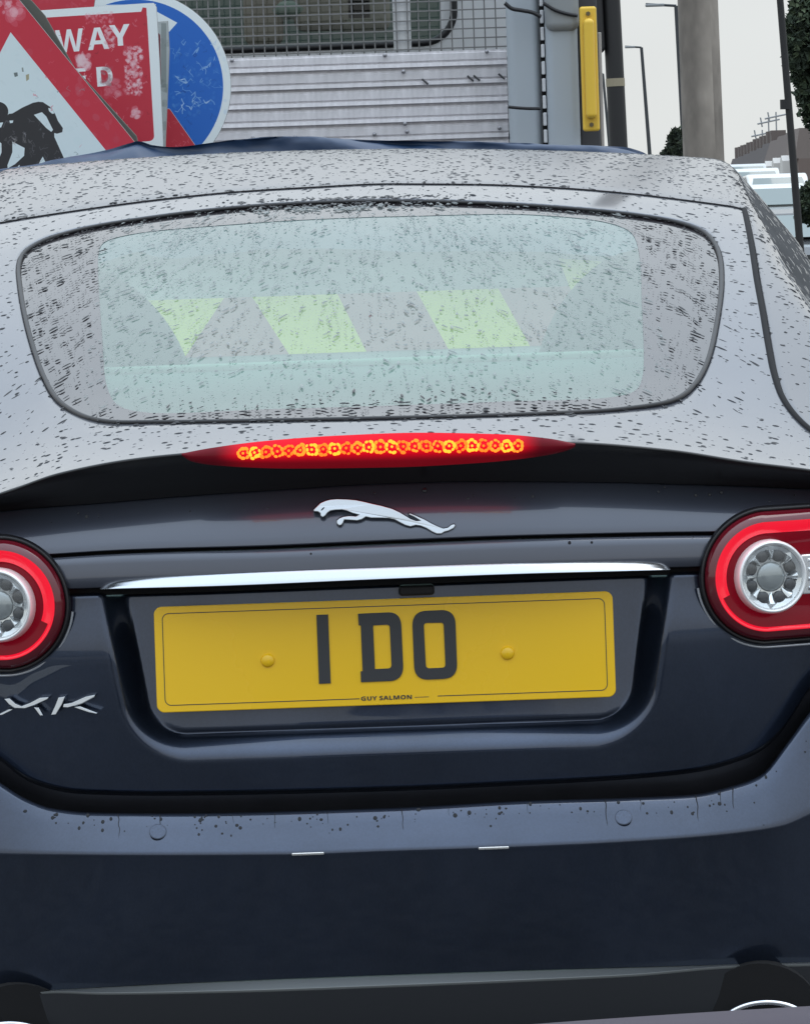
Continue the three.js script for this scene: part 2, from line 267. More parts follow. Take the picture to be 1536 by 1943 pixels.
// even spread of angles along the outer outline
const TH = outerPoly.map(q => Math.atan2(q[1] - CEN[1], q[0] - CEN[0])); for (const q of sealPts) TH.push(Math.atan2(q[1] - CEN[1], q[0] - CEN[0]) + 1e-4);
TH.sort((a, b) => a - b); const THS = TH.filter((t, i) => i === 0 || t - TH[i - 1] > 0.0025);
function ringRows(ra, rb, n, lift, endsOnLip = false) {
  const rows = [];
  for (let i = 0; i <= n; i++) rows.push(THS.map(th => {
    const r = lerp(ra(th), rb(th), i / n), px = CEN[0] + r * Math.cos(th), py = CEN[1] + r * Math.sin(th);
    const k = typeof lift === 'function' ? lift(i / n) : lift;
    if (endsOnLip && py > C.e1(px) - 4) { const p = onRear(px, C.e1(px), LIP); if (py > C.e1(px) - 0.8) return p; }
    return hitSafe(px, py, k) ?? hitSafe(px, py + 60, k);
  }));
  return rows;
}
part('tailgate', loft(ringRows(th => rSeal(th) + 3, rOuter, 16, t => t < 0.03 ? -0.003 : 0, true), V(0, 1, 0.3), true), M.paint, car);
part('window_border', loft(ringRows(th => rPane(th) - 1, th => rSeal(th) + 1, 8, -0.002), V(0, 1, 0.3), true), M.frit, car);
const rear = part('rear_window', loft(ringRows(th => 2, th => rPane(th) + 1, 18, -0.0026), V(0, 1, 0.3), true), M.glass, car);
{
  const seal = THS.filter((t, i) => i % 2 === 0).map(th => { const r = rSeal(th) + 1, py = CEN[1] + r * Math.sin(th); return hitSafe(CEN[0] + r * Math.cos(th), py, lerp(0.0004, -0.0016, smooth((py - 750) / 40))); });
  part('window_seal', tube(seal, 0.003, true, seal.length * 2), M.rubber, car);
  const seam = []; for (let p = -10; p <= 1404; p += 20) seam.push(hit(p, TOPC(p), 0)); seam.push(hit(1407, 398));
  part('roof_seam', tube(seam.filter(Boolean), 0.0019), M.gap, car);
}
const shutR = resample(SHUT_R, 60, false).map(q => hitSafe(q[0], q[1])), shutL = resample(SHUT_L, 60, false).map(q => hitSafe(q[0], q[1]));
for (const [sh, sg] of [[shutR, 1], [shutL, -1]]) {
  part('shut_gap', tube(sh.map(p => V(p.x + sg * 0.003, p.y - 0.001, p.z)), 0.0042), M.gap, car);
  // quarter panel outside the tailgate, falling away to the flank
  const rows = sh.map(p => { const r = []; for (let k = 0; k <= 40; k++) { let x = p.x + sg * (0.006 + 0.34 * (k / 40) ** 1.2); while (zLip(x) - p.z < 0.004 && Math.abs(x) > Math.abs(p.x)) x -= sg * 0.004; r.push(V(x, skin(x, p.z) - (k === 0 ? 0.004 : 0), p.z)); } return r; });
  part('quarter_panel', loft(rows, V(0, 1, 0)), M.paintWet, car);
}
{ // roof from the tailgate seam forward to the windscreen
  const rows = [], cornerR = shutR[0], N = 40;
  const seamZ = pchip((() => { const a = []; for (let p = -20; p <= 1410; p += 40) { const h = hit(p, TOPC(p)); if (h) a.push([h.x, h.z]); } a.sort((m, n) => m[0] - n[0]); return a.filter((q, i) => !i || q[0] > a[i - 1][0] + 1e-4); })());
  const xe = cornerR.x, us = []; for (let i = -80; i <= 80; i++) us.push(i / 80);
  const zf = ZT - 2.95;
  for (let k = 0; k <= N; k++) rows.push(us.map(u => { const x = u * 0.86, xc = clamp(x, -xe, xe), z0 = seamZ(xc) - 0.006, z = lerp(z0, zf - 0.15 * (1 - u * u), (k / N) ** 1.0); return V(x, skin(x, z) - (k === 0 ? 0.004 : 0), z); }));
  part('roof_panel', loft(rows, V(0, 1, 0)), M.paintWet, car);
  const front = rows[N];
  const base = us.map(u => V(u * 0.78, 0.945 - 0.03 * u * u, ZT - 3.8 - 0.3 * (1 - u * u)));
  const ws = []; for (let k = 0; k <= 10; k++) ws.push(front.map((p, i) => { const q = us[i] * 0.62; const a = V(q, skin(q, p.z) - 0.006, p.z - 0.01); return a.lerp(base[i], k / 10).add(V(0, 0.03 * Math.sin(Math.PI * k / 10), 0)); }));
  part('windscreen', loft(ws, V(0, 1, -0.5)), M.screen, car);
  const bn = []; for (let k = 0; k <= 8; k++) bn.push(us.map(u => V(u * 0.9, lerp(0.93, 0.62, (k / 8) ** 2) - 0.05 * u * u, lerp(ZT - 3.85 - 0.28 * (1 - u * u), ZT - 4.75 + 0.35 * u * u, k / 8))));
  part('bonnet', loft(bn, V(0, 1, 0)), M.paint, car);
}
for (const sg of [-1, 1]) { // dark side glass and pillar falling away from the roof
  const rows = []; for (let k = 0; k <= 40; k++) { const s = lerp(0.85, 3.0, k / 40), r = []; for (let j = 0; j <= 14; j++) { let x = sg * (halfW(s) + 0.006 + 0.02 * (1 - smooth((s - 0.75) / 0.9)) + 0.24 * j / 14); const z = zLip(Math.abs(x)) - s; r.push(V(x, skin(x, z) + (j === 0 ? 0.0002 : 0.0016), z)); } rows.push(r); }
  part('side_glass', loft(rows, V(0, 1, 0)), M.side, car);
}
for (const sg of [-1, 1]) { // the tail wraps round into the rear wings
  const px = sg > 0 ? 2170 : -700, ends = [[C.e1, LIP], [C.e2, -0.016], [C.e3, 0.02], [C.e4, 0.028], [C.b1, -0.01], [C.b2, 0.018], [C.b3, 0.057], [mix(C.b3, C.b4, 0.5), 0.035], [C.b4, 0.006], [mix(C.b5, C.b6, 0.02), 0.0155], [C.b6, -0.01]].map(([f, dz]) => onRear(px, f(px), dz));
  const wing = [0, 0.12, 0.3, 0.55, 0.8, 1].map(t => ends.map(p => V(lerp(p.x, sg * 0.93, Math.sin(t * Math.PI / 2)), lerp(p.y, Math.min(p.y, 0.84), t), p.z - t * 0.75)));
  part('rear_wing', loft(wing, V(sg, 0, 0.3)), M.paintLow, car);
  part('wheel', [cyl(0.33, 0.33, 0.25, 36).rotateZ(Math.PI / 2).translate(sg * 0.76, 0.33, ZT - 1.0)], M.rubber, car);
}
for (const sg of [-1, 1]) { // flanks and door glass
  const edge = []; for (let k = 0; k <= 20; k++) { const z = lerp(ZT - 0.75, ZT - 3.9, k / 20); edge.push(z); }
  part('flank', loft([edge.map(z => V(sg * 0.93, 0.84, z)), edge.map(z => V(sg * 0.945, 0.7, z)), edge.map(z => V(sg * 0.93, 0.45, z)), edge.map(z => V(sg * 0.87, 0.22, z))], V(sg, 0, 0)), M.paint, car);
  const sh = [0, 0.25, 0.5, 0.75, 1].map(q => { const r = []; for (let k = 0; k <= 30; k++) { const x = lerp(0.66, 0.93, q), z = lerp(zLip(x) - 0.03, ZT - 3.9, k / 30); r.push(V(sg * x, lerp(clamp(skin(sg * 0.68, lerp(zLip(0.68) - 0.03, ZT - 2.6, k / 30)), 0.89, 0.955) - 0.012, 0.84, q ** 1.8), z)); } return r; });
  part('shoulder', loft(sh, V(0, 1, 0)), M.paint, car);
}
{ // cabin seen through the rear window
  const trim = std([0.06, 0.058, 0.06], 0.8), leather = std([0.16, 0.165, 0.17], 0.6), pale = std([0.42, 0.42, 0.4], 0.6);
  part('parcel_shelf', [rbox(0.94, 0.03, 0.62, 0.012, -0.0, 0.935, ZT - 0.62)], trim, car);
  part('rear_seat_back', [rbox(1.04, 0.42, 0.12, 0.04, 0, 0.815, ZT - 1.05)], leather, car);
  part('seat_edge_highlight', [rbox(1.04, 0.012, 0.016, 0.005, 0, 1.027, ZT - 1.03)], pale, car);  // pale strip along the seat top: edge highlight put into its colour
  for (const sg of [-1, 1]) {
    const s = new THREE.Shape(); s.moveTo(-0.24, 0); s.lineTo(-0.235, 0.36); s.quadraticCurveTo(-0.22, 0.5, -0.12, 0.56); s.quadraticCurveTo(0, 0.6, 0.12, 0.56); s.quadraticCurveTo(0.22, 0.5, 0.235, 0.36); s.lineTo(0.24, 0); s.closePath();
    const g = new THREE.ExtrudeGeometry(s, { depth: 0.08, bevelEnabled: true, bevelSize: 0.03, bevelThickness: 0.03, bevelSegments: 4, curveSegments: 12 }).translate(sg * 0.535 - 0.01, 0.56, ZT - 2.25);
    part('front_seat', g, leather, car);
  }
  part('dashboard', [rbox(1.4, 0.22, 0.5, 0.08, 0, 0.83, ZT - 3.55, 4)], trim, car);
  part('cabin_floor', [box(1.5, 0.05, 3.6, 0, 0.3, ZT - 2.2)], trim, car);
  part('boot_bulkhead', [box(0.9, 0.5, 0.04, 0, 0.66, ZT - 0.3)], trim, car);
}

// high brake light in the lip
{
  const top = pchip([[341, 861], [400, 850], [500, 837], [650, 826], [797, 821], [950, 824], [1040, 832], [1098, 843]]), bot = pchip([[341, 862], [365, 876], [420, 884], [550, 889], [735, 887], [900, 879], [1010, 868], [1075, 855], [1098, 844]]);
  const cols = []; for (let p = 341; p <= 1098; p += 7.57) cols.push(Math.min(p, 1098));
  const rows = []; for (let k = 0; k <= 10; k++) rows.push(cols.map(p => { const e = Math.sin(Math.PI * clamp((p - 341) / 757)) ** 0.35, t = k / 10; return onRear(p, lerp(top(p), bot(p), t), LIP + 0.001 + 0.012 * e * Math.sin(Math.PI * clamp(0.1 + t * 0.85)) ** 0.6); }));
  const g = loft(rows); const u = g.attributes.uv; for (let k = 0; k <= 10; k++) for (let i = 0; i < cols.length; i++) u.setXY(k * cols.length + i, i / (cols.length - 1), k / 10);
  const glow = dataTex(128, (a, b) => { const x = a * 757 + 341, s = smooth((x - 400) / 75) * smooth((1035 - x) / 62), v = 0.12 + 0.88 * smooth((0.84 - b) / 0.42); return [s * v, s * v, s * v]; });
  glow.wrapS = glow.wrapT = THREE.ClampToEdgeWrapping;
  const lamp = part('high_brake_light', g, phys([0.16, 0.004, 0.012], { roughness: 0.2, specularIntensity: 0.35, emissive: lin(0.8, 0.0, 0.012), emissiveIntensity: 1, emissiveMap: glow }), car);
  const led = [new THREE.MeshStandardMaterial({ color: 0x301004, emissive: lin(1.8, 0.42, 0.03), side: THREE.DoubleSide }), new THREE.MeshStandardMaterial({ color: 0x301004, emissive: lin(2.0, 0.75, 0.05), side: THREE.DoubleSide }), new THREE.MeshStandardMaterial({ color: 0x301004, emissive: lin(1.6, 0.3, 0.02), side: THREE.DoubleSide })];
  for (let i = 0; i < 25; i++) {
    const px = lerp(461, 982, i / 24), py = lerp(860, 846, i / 24) - 5 * Math.sin(Math.PI * i / 24), c = onRear(px, py, LIP + 0.0145), bits = [];
    const n = 8, r = 0.0058;
    for (let k = 0; k < n; k++) { const a = (k + 0.5 * (i % 2)) / n * Math.PI * 2 + (rnd() - 0.5) * 0.25, q = r * (0.78 + rnd() * 0.42); bits.push(new THREE.SphereGeometry(0.0012 + rnd() * 0.0009, 8, 6).scale(1.5, 1, 0.5).rotateZ(a + Math.PI / 2).translate(c.x + Math.cos(a) * q, c.y + Math.sin(a) * q, c.z)); }
    bits.push(new THREE.SphereGeometry(0.0015, 8, 6).scale(1, 1, 0.5).translate(c.x, c.y, c.z));
    part('led', bits, led[(i * 7 + (i >> 2)) % 3], lamp);
  }
  const mid = onRear(720, 853, LIP + 0.03).applyMatrix4(car.matrixWorld);
  const ra = new THREE.RectAreaLight(0xff0810, 3, 0.32, 0.025); ra.position.copy(mid); ra.lookAt(mid.x, mid.y - 0.25, mid.z + 1); scene.add(ra);
}

// tail lamps: stadium shaped, round ended towards the middle
function tailLamp(px, py, sg) {
  const grp = new THREE.Group(); grp.name = 'tail_lamp'; car.add(grp);
  const c0 = onRear(px, py, 0.03), K = 1 / 1672, dzAt = (x, b) => ZT + 0.03 - plan(x) + b;
  const L = 0.11;
  const outline = (r, n = 72) => { const P = []; for (let i = 0; i < n; i++) { const a = i / n * Math.PI * 2, x = -Math.cos(a) * r, y = Math.sin(a) * r; P.push([c0.x + sg * (x > 0 ? x + L : x), c0.y + y * (x > 0 ? 1 : 1)]); } return P; };
  const row = (r, b) => outline(r * K).map(([x, y]) => V(x, y, dzAt(x, b)));
  const ring = list => loft(list.map(([r, b]) => row(r, b)), V(0, 0, 1), true);
  part('gasket', ring([[133, -0.004], [131, 0.004], [127, 0.006], [123, 0.004], [122, 0.0]]), M.rubber, grp);
  part('outer_lens', ring([[124, 0.001], [121, 0.008], [114, 0.014], [104, 0.017]]), phys([0.13, 0.006, 0.014], { roughness: 0.12, clearcoat: 0.5, clearcoatRoughness: 0.08 }), grp);
  const arc = (r0, r1, b0, b1, a0, a1) => { const n = 60, rows = [[], [], []]; for (let i = 0; i <= n; i++) { const a = lerp(a0, a1, i / n); for (let k = 0; k < 3; k++) { const r = lerp(r0, r1, k / 2) * K, x = -Math.cos(a) * r, y = Math.sin(a) * r, X = c0.x + sg * (x > 0 ? x + L : x); rows[k].push(V(X, c0.y + y, dzAt(X, lerp(b0, b1, k / 2) + (k === 1 ? 0.002 : 0)))); } } return loft(rows); };
  const lit = phys([0.3, 0.004, 0.012], { roughness: 0.25, clearcoat: 0.5, emissive: lin(0.75, 0.0, 0.018), emissiveIntensity: 1 }), dim = phys([0.1, 0.002, 0.006], { roughness: 0.2, specularIntensity: 0.4, emissive: lin(0.09, 0, 0.004) });
  part('light_ring', arc(104, 82, 0.017, 0.012, -0.38, Math.PI + 0.3), lit, grp);
  part('light_ring', arc(104, 96, 0.017, 0.014, -0.38, -Math.PI + 0.3), lit, grp);
  part('inner_lens', [arc(96, 56, 0.0138, 0.006, -0.38, -Math.PI + 0.3), arc(82, 56, 0.0115, 0.006, -0.38, Math.PI + 0.3)], dim, grp);
  // fill of the straight part inside the ring
  const x0 = c0.x, x1 = c0.x + sg * L, fill = []; for (let k = 0; k <= 6; k++) { fill.push([]); for (let i = 0; i <= 8; i++) { const X = lerp(x0, x1 + sg * 58 * K, i / 8); fill[k].push(V(X, c0.y + lerp(-60, 60, k / 6) * K, dzAt(X, 0.005))); } }
  part('inner_lens', loft(fill), dim, grp);
  const tiltY = Math.atan(0.52 * c0.x + 1.68 * c0.x ** 3);
  const place = g => g.rotateY(sg * Math.abs(tiltY) * 0.8).translate(c0.x, c0.y, dzAt(c0.x, 0.01));
  // clear round lamp
  part('chrome_ring', place(new THREE.LatheGeometry([[58, 0.0], [60, 0.012], [63, 0.0165], [67, 0.0165], [70, 0.012], [71, 0.0]].map(([r, z]) => new THREE.Vector2(r * K, z)), 64).rotateX(Math.PI / 2)), std([0.94, 0.95, 0.95], 0.35, 0.35), grp);
  { const P = []; for (let i = 0; i <= 40; i++) { const a = lerp(-0.12, -Math.PI * 0.72, i / 40), r = 136.5 * K, x = -Math.cos(a) * r, X = c0.x + sg * (x > 0 ? x + L : x); P.push(V(X, c0.y + Math.sin(a) * r, dzAt(X, -0.002))); } part('lip_highlight', tube(P, 0.0016, false, 80, 8), std([0.5, 0.52, 0.56], 0.3, 0.6), grp); }  // pale tube under the gasket: highlight on the body lip put into shape and colour
  part('reflector', place(new THREE.LatheGeometry([[0.1, 0.004], [24, 0.004], [28, 0.007], [34, 0.0045], [50, 0.008], [60, 0.012]].map(([r, z]) => new THREE.Vector2(r * K, z)), 48).rotateX(Math.PI / 2)), std([0.8, 0.81, 0.82], 0.3, 0.7, { roughnessMap: T.wear }), grp);
  for (let i = 0; i < 8; i++) { const a = (i + 0.5) / 8 * Math.PI * 2; part('bulb_cup', place(new THREE.SphereGeometry(12.5 * K, 14, 10).scale(1, 1, 0.35).translate(Math.cos(a) * 43 * K, Math.sin(a) * 43 * K, 0.0075)), std([0.1, 0.1, 0.105], 0.25, 0.3), grp); }
  for (let i = 0; i < 8; i++) { const a = i / 8 * Math.PI * 2; part('facet', place(new THREE.ConeGeometry(12 * K, 22 * K, 4).rotateZ(a + Math.PI / 2).translate(Math.cos(a) * 40 * K, Math.sin(a) * 40 * K, 0.008)), std([0.85, 0.86, 0.87], 0.15, 0.9), grp); }
  part('centre_lens', place(new THREE.SphereGeometry(29 * K, 24, 14).scale(1, 1, 0.42).translate(0, 0, 0.006)), phys([0.36, 0.38, 0.385], { roughness: 0.2, clearcoat: 1, metalness: 0.4 }), grp);
  part('cover_glass', place(new THREE.SphereGeometry(64 * K, 32, 10, 0, Math.PI * 2, 0, 1.2).rotateX(Math.PI / 2).scale(1, 1, 0.25).translate(0, 0, 0.011)), phys([0.95, 0.97, 0.97], { transmission: 1, thickness: 0, roughness: 0.02 }), grp);
  // clear reversing block beside it
  const rb = []; for (let i = 0; i < 3; i++) for (let j = 0; j < 4; j++) rb.push(new THREE.ConeGeometry(10.5 * K, 12 * K, 4).rotateX(Math.PI / 2).rotateZ(Math.PI / 4).translate(sg * (80 + 15 * i) * K, (-27 + 18 * j) * K, 0.006));
  part('reversing_reflector', place(mergeGeometries([rbox(78 * K, 76 * K, 0.012, 0.002, sg * 103 * K, 0, 0.0), ...rb.map(g => g)].map(g => { const q = g.index ? g.toNonIndexed() : g; return q; }))), std([0.8, 0.81, 0.83], 0.22, 0.75), grp);
}
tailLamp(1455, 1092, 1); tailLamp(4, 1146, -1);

// chrome strip, number plate, badges
{
  const top = pchip([[190, 1116], [200, 1109], [230, 1101], [400, 1089], [735, 1075], [1000, 1067], [1200, 1065], [1250, 1068], [1266, 1074], [1271, 1079]]), bot = pchip([[190, 1118], [400, 1113], [735, 1099], [1000, 1089], [1250, 1082], [1271, 1081]]);
  const cols = []; for (let p = 190; p <= 1271; p += 4) cols.push(p); cols.push(1271);
  const rows = [[0, 0.022], [0, 0.0325], [0.08, 0.0345], [0.35, 0.0372], [0.65, 0.0402], [0.93, 0.043], [1, 0.0428], [1.0, 0.040], [0.95, 0.015]].map(([t, dz]) => cols.map(p => onRear(p, lerp(top(p), bot(p), t), dz)));
  part('chrome_strip', loft(rows), M.chromeDull, car);
  part('boot_release', toL([rbox(0.04, 0.012, 0.02, 0.004)], onRear(790, 1119, -0.01)), M.black, car);
}
function toL(gs, p) { return gs.map(g => g.translate(p.x, p.y, p.z)); }
{
  const tilt = 0.07, pc = onRear(730, 1237, 0.0), basis = new THREE.Matrix4().makeRotationX(-tilt), nrm = V(0, 0, 1).applyMatrix4(basis);
  const pl = new THREE.Group(); pl.name = 'number_plate'; pl.position.copy(pc); pl.rotation.set(-tilt, 0, 0); car.add(pl);
  const inv = basis.clone().invert();
  const on = (px, py) => { const q = carAt(px, py, 5), dir = q.clone().sub(camL), t = pc.clone().sub(camL).dot(nrm) / dir.dot(nrm); const h = camL.clone().addScaledVector(dir, t).sub(pc).applyMatrix4(inv); return new THREE.Vector2(h.x, h.y); };
  const W = 0.5175, H = 0.1195;
  const rr = (w, h, r) => { const s = new THREE.Shape(), x = w / 2, y = h / 2; s.moveTo(-x + r, -y); s.lineTo(x - r, -y); s.absarc(x - r, -y + r, r, -Math.PI / 2, 0); s.lineTo(x, y - r); s.absarc(x - r, y - r, r, 0, Math.PI / 2); s.lineTo(-x + r, y); s.absarc(-x + r, y - r, r, Math.PI / 2, Math.PI); s.lineTo(-x, -y + r); s.absarc(-x + r, -y + r, r, Math.PI, Math.PI * 1.5); return s; };
  const yellow = phys([0.92, 0.55, 0.006], { roughness: 0.5, roughnessMap: T.wear, clearcoat: 0.25, clearcoatRoughness: 0.25 }), ink = std([0.032, 0.034, 0.038], 0.5);
  part('plate', new THREE.ExtrudeGeometry(rr(W - 0.002, H - 0.002, 0.008), { depth: 0.003, bevelEnabled: true, bevelSize: 0.001, bevelThickness: 0.001, bevelSegments: 2 }).translate(0, 0, -0.003), yellow, pl);
  const z = 0.0013;
  const bw = W / 2 - 0.0095, bh = H / 2 - 0.008, lw = 0.0009;
  const border = [];
  const arcs = [[bw - 0.007, bh - 0.007, 0], [-bw + 0.007, bh - 0.007, 1], [-bw + 0.007, -bh + 0.007, 2], [bw - 0.007, -bh + 0.007, 3]];
  for (const [x, y, q] of arcs) border.push(new THREE.RingGeometry(0.007 - lw / 2, 0.007 + lw / 2, 10, 1, q * Math.PI / 2, Math.PI / 2).translate(x, y, z));
  const pln = (w, h, x, y) => new THREE.PlaneGeometry(w, h).translate(x, y, z);
  const tx0 = on(682, 1325).x, tx1 = on(783, 1320).x, yb = -bh;
  border.push(pln(2 * bw - 0.014, lw, 0, bh), pln(lw, 2 * bh - 0.014, -bw, 0), pln(lw, 2 * bh - 0.014, bw, 0), pln(tx0 + bw - 0.007, lw, (tx0 - bw + 0.007) / 2, yb), pln(0.016, lw * 0.7, tx1 + 0.01, yb - 0.0005), pln(bw - 0.007 - tx1 - 0.028, lw, (bw - 0.007 + tx1 + 0.028) / 2, yb));
  part('border_line', border, ink, pl);
  const ex = (s, d = 0.0012) => new THREE.ExtrudeGeometry(s, { depth: d, bevelEnabled: true, bevelSize: 0.0002, bevelThickness: 0.0003, bevelSegments: 1, curveSegments: 14 }).translate(0, 0, z - 0.0002);
  const Z7 = (x, y) => on(550 + x / 4.389, 1130 + y / 4.389);
  part('plate_character', ex(new THREE.Shape([Z7(222, 162), Z7(316, 159), Z7(338, 729), Z7(243, 733)])), ink, pl);
  const curvePath = (o, list) => { list.forEach(([t, ...a], i) => { if (i === 0) { const p = Z7(...a); o.moveTo(p.x, p.y); } else if (t === 'l') { const p = Z7(...a); o.lineTo(p.x, p.y); } else { const c = Z7(a[0], a[1]), p = Z7(a[2], a[3]); o.quadraticCurveTo(c.x, c.y, p.x, p.y); } }); return o; };
  const D = curvePath(new THREE.Shape(), [['m', 567, 152], ['l', 820, 141], ['q', 918, 140, 925, 250], ['l', 940, 580], ['q', 944, 700, 835, 710], ['l', 592, 720], ['l', 589, 632], ['l', 606, 630], ['l', 590, 248], ['l', 573, 246]]);
  D.holes.push(curvePath(new THREE.Path(), [['m', 690, 247], ['l', 706, 613], ['l', 815, 608], ['q', 845, 605, 846, 575], ['l', 832, 268], ['q', 830, 242, 805, 241]]));
  part('plate_character', ex(D), ink, pl);
  const O = curvePath(new THREE.Shape(), [['m', 1020, 250], ['q', 1020, 135, 1130, 128], ['l', 1260, 122], ['q', 1372, 122, 1376, 240], ['l', 1388, 570], ['q', 1390, 685, 1275, 692], ['l', 1150, 698], ['q', 1040, 698, 1034, 590]]);
  O.holes.push(curvePath(new THREE.Path(), [['m', 1112, 255], ['l', 1128, 575], ['q', 1130, 606, 1160, 606], ['l', 1262, 602], ['q', 1294, 600, 1294, 570], ['l', 1280, 250], ['q', 1278, 222, 1250, 224], ['l', 1140, 226], ['q', 1112, 228, 1112, 255]]));
  part('plate_character', ex(O), ink, pl);
  const tg = new TextGeometry('GUY SALMON', { font, size: 0.0046, depth: 0.0003, curveSegments: 3 }); tg.computeBoundingBox(); const tw = tg.boundingBox.max.x - tg.boundingBox.min.x; tg.scale((tx1 - tx0 - 0.003) / tw, 1, 1); tg.translate(tx0 + 0.0012, yb - 0.0022, z);
  part('dealer_lettering', tg, ink, pl);
  for (const [x, y] of [[508, 1253], [962, 1239]]) { const p = on(x, y); part('screw_cap', new THREE.SphereGeometry(0.0078, 20, 12).scale(1, 1, 0.55).translate(p.x, p.y, 0.0015), yellow, pl); }
}
function onFlat(px, py, dz, zoom) { return onRear(px, py, dz); }
function badge(name, polys, holes, dz, depth, mat, slope = 0, label) { // chrome outline pieces standing on the tail
  const all = [];
  let c = null;
  const P = polys.map(poly => poly.map(([x, y]) => { const q = onRear(x, y, dz); c ??= q.clone(); return q; }));
  P.forEach((poly, i) => {
    const s = new THREE.Shape(poly.map(q => new THREE.Vector2(q.x, q.y)));
    for (const h of (holes?.[i] ?? [])) s.holes.push(new THREE.Path(h.map(([x, y]) => { const q = onRear(x, y, dz); return new THREE.Vector2(q.x, q.y); })));
    const g = new THREE.ExtrudeGeometry(s, { depth, bevelEnabled: true, bevelSize: 0.0013, bevelOffset: -0.0012, bevelThickness: 0.0026, bevelSegments: 5, curveSegments: 4 });
    const p = g.attributes.position; for (let k = 0; k < p.count; k++) { const x = p.getX(k); p.setZ(k, p.getZ(k) + ZT + dz - plan(x) + 0.001 - slope * (p.getY(k) - c.y)); }
    g.computeVertexNormals(); all.push(g);
  });
  return part(name, all, mat, car, label);
}
const zoomPts = (o, k, list) => list.map(([x, y]) => [o[0] + x / k, o[1] + y / k]);
function rounded(list, n = 120) { return resample(list, n); }
{
  const cat = [[150, 212], [185, 176], [215, 148], [260, 129], [300, 119], [360, 114], [440, 116], [520, 123], [590, 137], [660, 154], [740, 171], [830, 196], [890, 224], [940, 254], [985, 281], [1035, 300], [1066, 298], [1018, 272], [968, 250], [962, 238], [985, 235], [1040, 258], [1110, 289], [1160, 317], [1220, 345], [1265, 362], [1302, 355], [1335, 330], [1362, 325], [1373, 342], [1355, 365], [1310, 388], [1275, 396], [1250, 412], [1210, 413], [1170, 396], [1120, 366], [1070, 346], [1030, 341], [985, 353], [940, 341], [890, 316], [850, 294], [800, 283], [720, 281], [650, 281], [605, 271], [570, 293], [530, 303], [470, 299], [422, 296], [412, 320], [396, 340], [375, 344], [355, 327], [352, 300], [375, 279], [410, 264], [460, 257], [520, 261], [542, 252], [490, 241], [440, 221], [400, 212], [340, 215], [300, 222], [278, 237], [258, 262], [236, 276], [214, 262], [212, 241], [195, 229], [162, 226]];
  badge('leaping_cat_emblem', [zoomPts([560, 920], 4.518, cat)], [[zoomPts([560, 920], 4.518, [[207, 216], [226, 191], [245, 178], [262, 180], [258, 200], [240, 220], [221, 229]])]], 0.006, 0.003, M.satin, 0.38);
  const z = (l) => zoomPts([0, 900], 3.072, l);
  badge('model_badge_letter', [z([[25, 1305], [60, 1299], [95, 1330], [130, 1344], [180, 1325], [235, 1296], [291, 1294], [280, 1311], [200, 1346], [150, 1363], [90, 1361], [55, 1340]]), z([[56, 1362], [86, 1364], [20, 1400], [-14, 1402], [-8, 1393]]), z([[198, 1352], [229, 1352], [258, 1401], [238, 1406]])], null, 0.025, 0.003, M.satin, 0.2);
  badge('model_badge_letter', [z([[342, 1295], [386, 1289], [365, 1342], [331, 1398], [299, 1399], [325, 1340]]), z([[372, 1333], [420, 1325], [500, 1290], [561, 1279], [555, 1296], [480, 1336], [400, 1358], [368, 1356]]), z([[430, 1352], [470, 1345], [576, 1385], [565, 1394], [520, 1385]])], null, 0.025, 0.003, M.satin, 0.2);
  for (const [x, y] of [[300, 1580], [1182, 1553]]) { const p = onRear(x, y, 0.0418); part('parking_sensor', [cyl(0.0085, 0.009, 0.006, 24).rotateX(Math.PI / 2 - 0.6).translate(p.x, p.y, p.z), new THREE.TorusGeometry(0.0088, 0.0011, 8, 24).rotateX(-0.6).translate(p.x, p.y + 0.001, p.z + 0.001)], M.paintLow, car); }
  for (const [x, y, w] of [[584, 1620, 0.036], [936, 1609, 0.034]]) { const p = onRear(x, y, 0.059); part('bright_sliver', [rbox(w, 0.0032, 0.004, 0.001).rotateZ(0.0).translate(p.x, p.y, p.z)], std([0.85, 0.85, 0.83], 0.2, 0.9), car); }  // two thin bright metal slivers along the bottom of the ledge
  for (const [x, y] of [[1446, 1954], [22, 1994]]) {
    const p = onRear(x, y, 0.02);
    part('exhaust_cutout', [cyl(0.074, 0.074, 0.03, 40).scale(1.0, 1, 0.95).rotateX(Math.PI / 2).translate(p.x + (x > 700 ? -0.004 : 0.01), p.y + 0.008, p.z - 0.006)], M.gap, car);
    const pts = []; for (let i = 0; i < 40; i++) { const a = i / 40 * Math.PI * 2; pts.push(V(p.x + Math.cos(a) * 0.056, p.y + Math.sin(a) * 0.037, p.z + 0.03)); }
    part('exhaust_tip', [tube(pts, 0.0032, true, 80, 10)], M.chrome, car);
    part('exhaust_pipe', [cyl(0.05, 0.05, 0.1, 32).scale(1.06, 1, 0.68).rotateX(Math.PI / 2).translate(p.x, p.y, p.z - 0.03)], M.gap, car);
  }
}

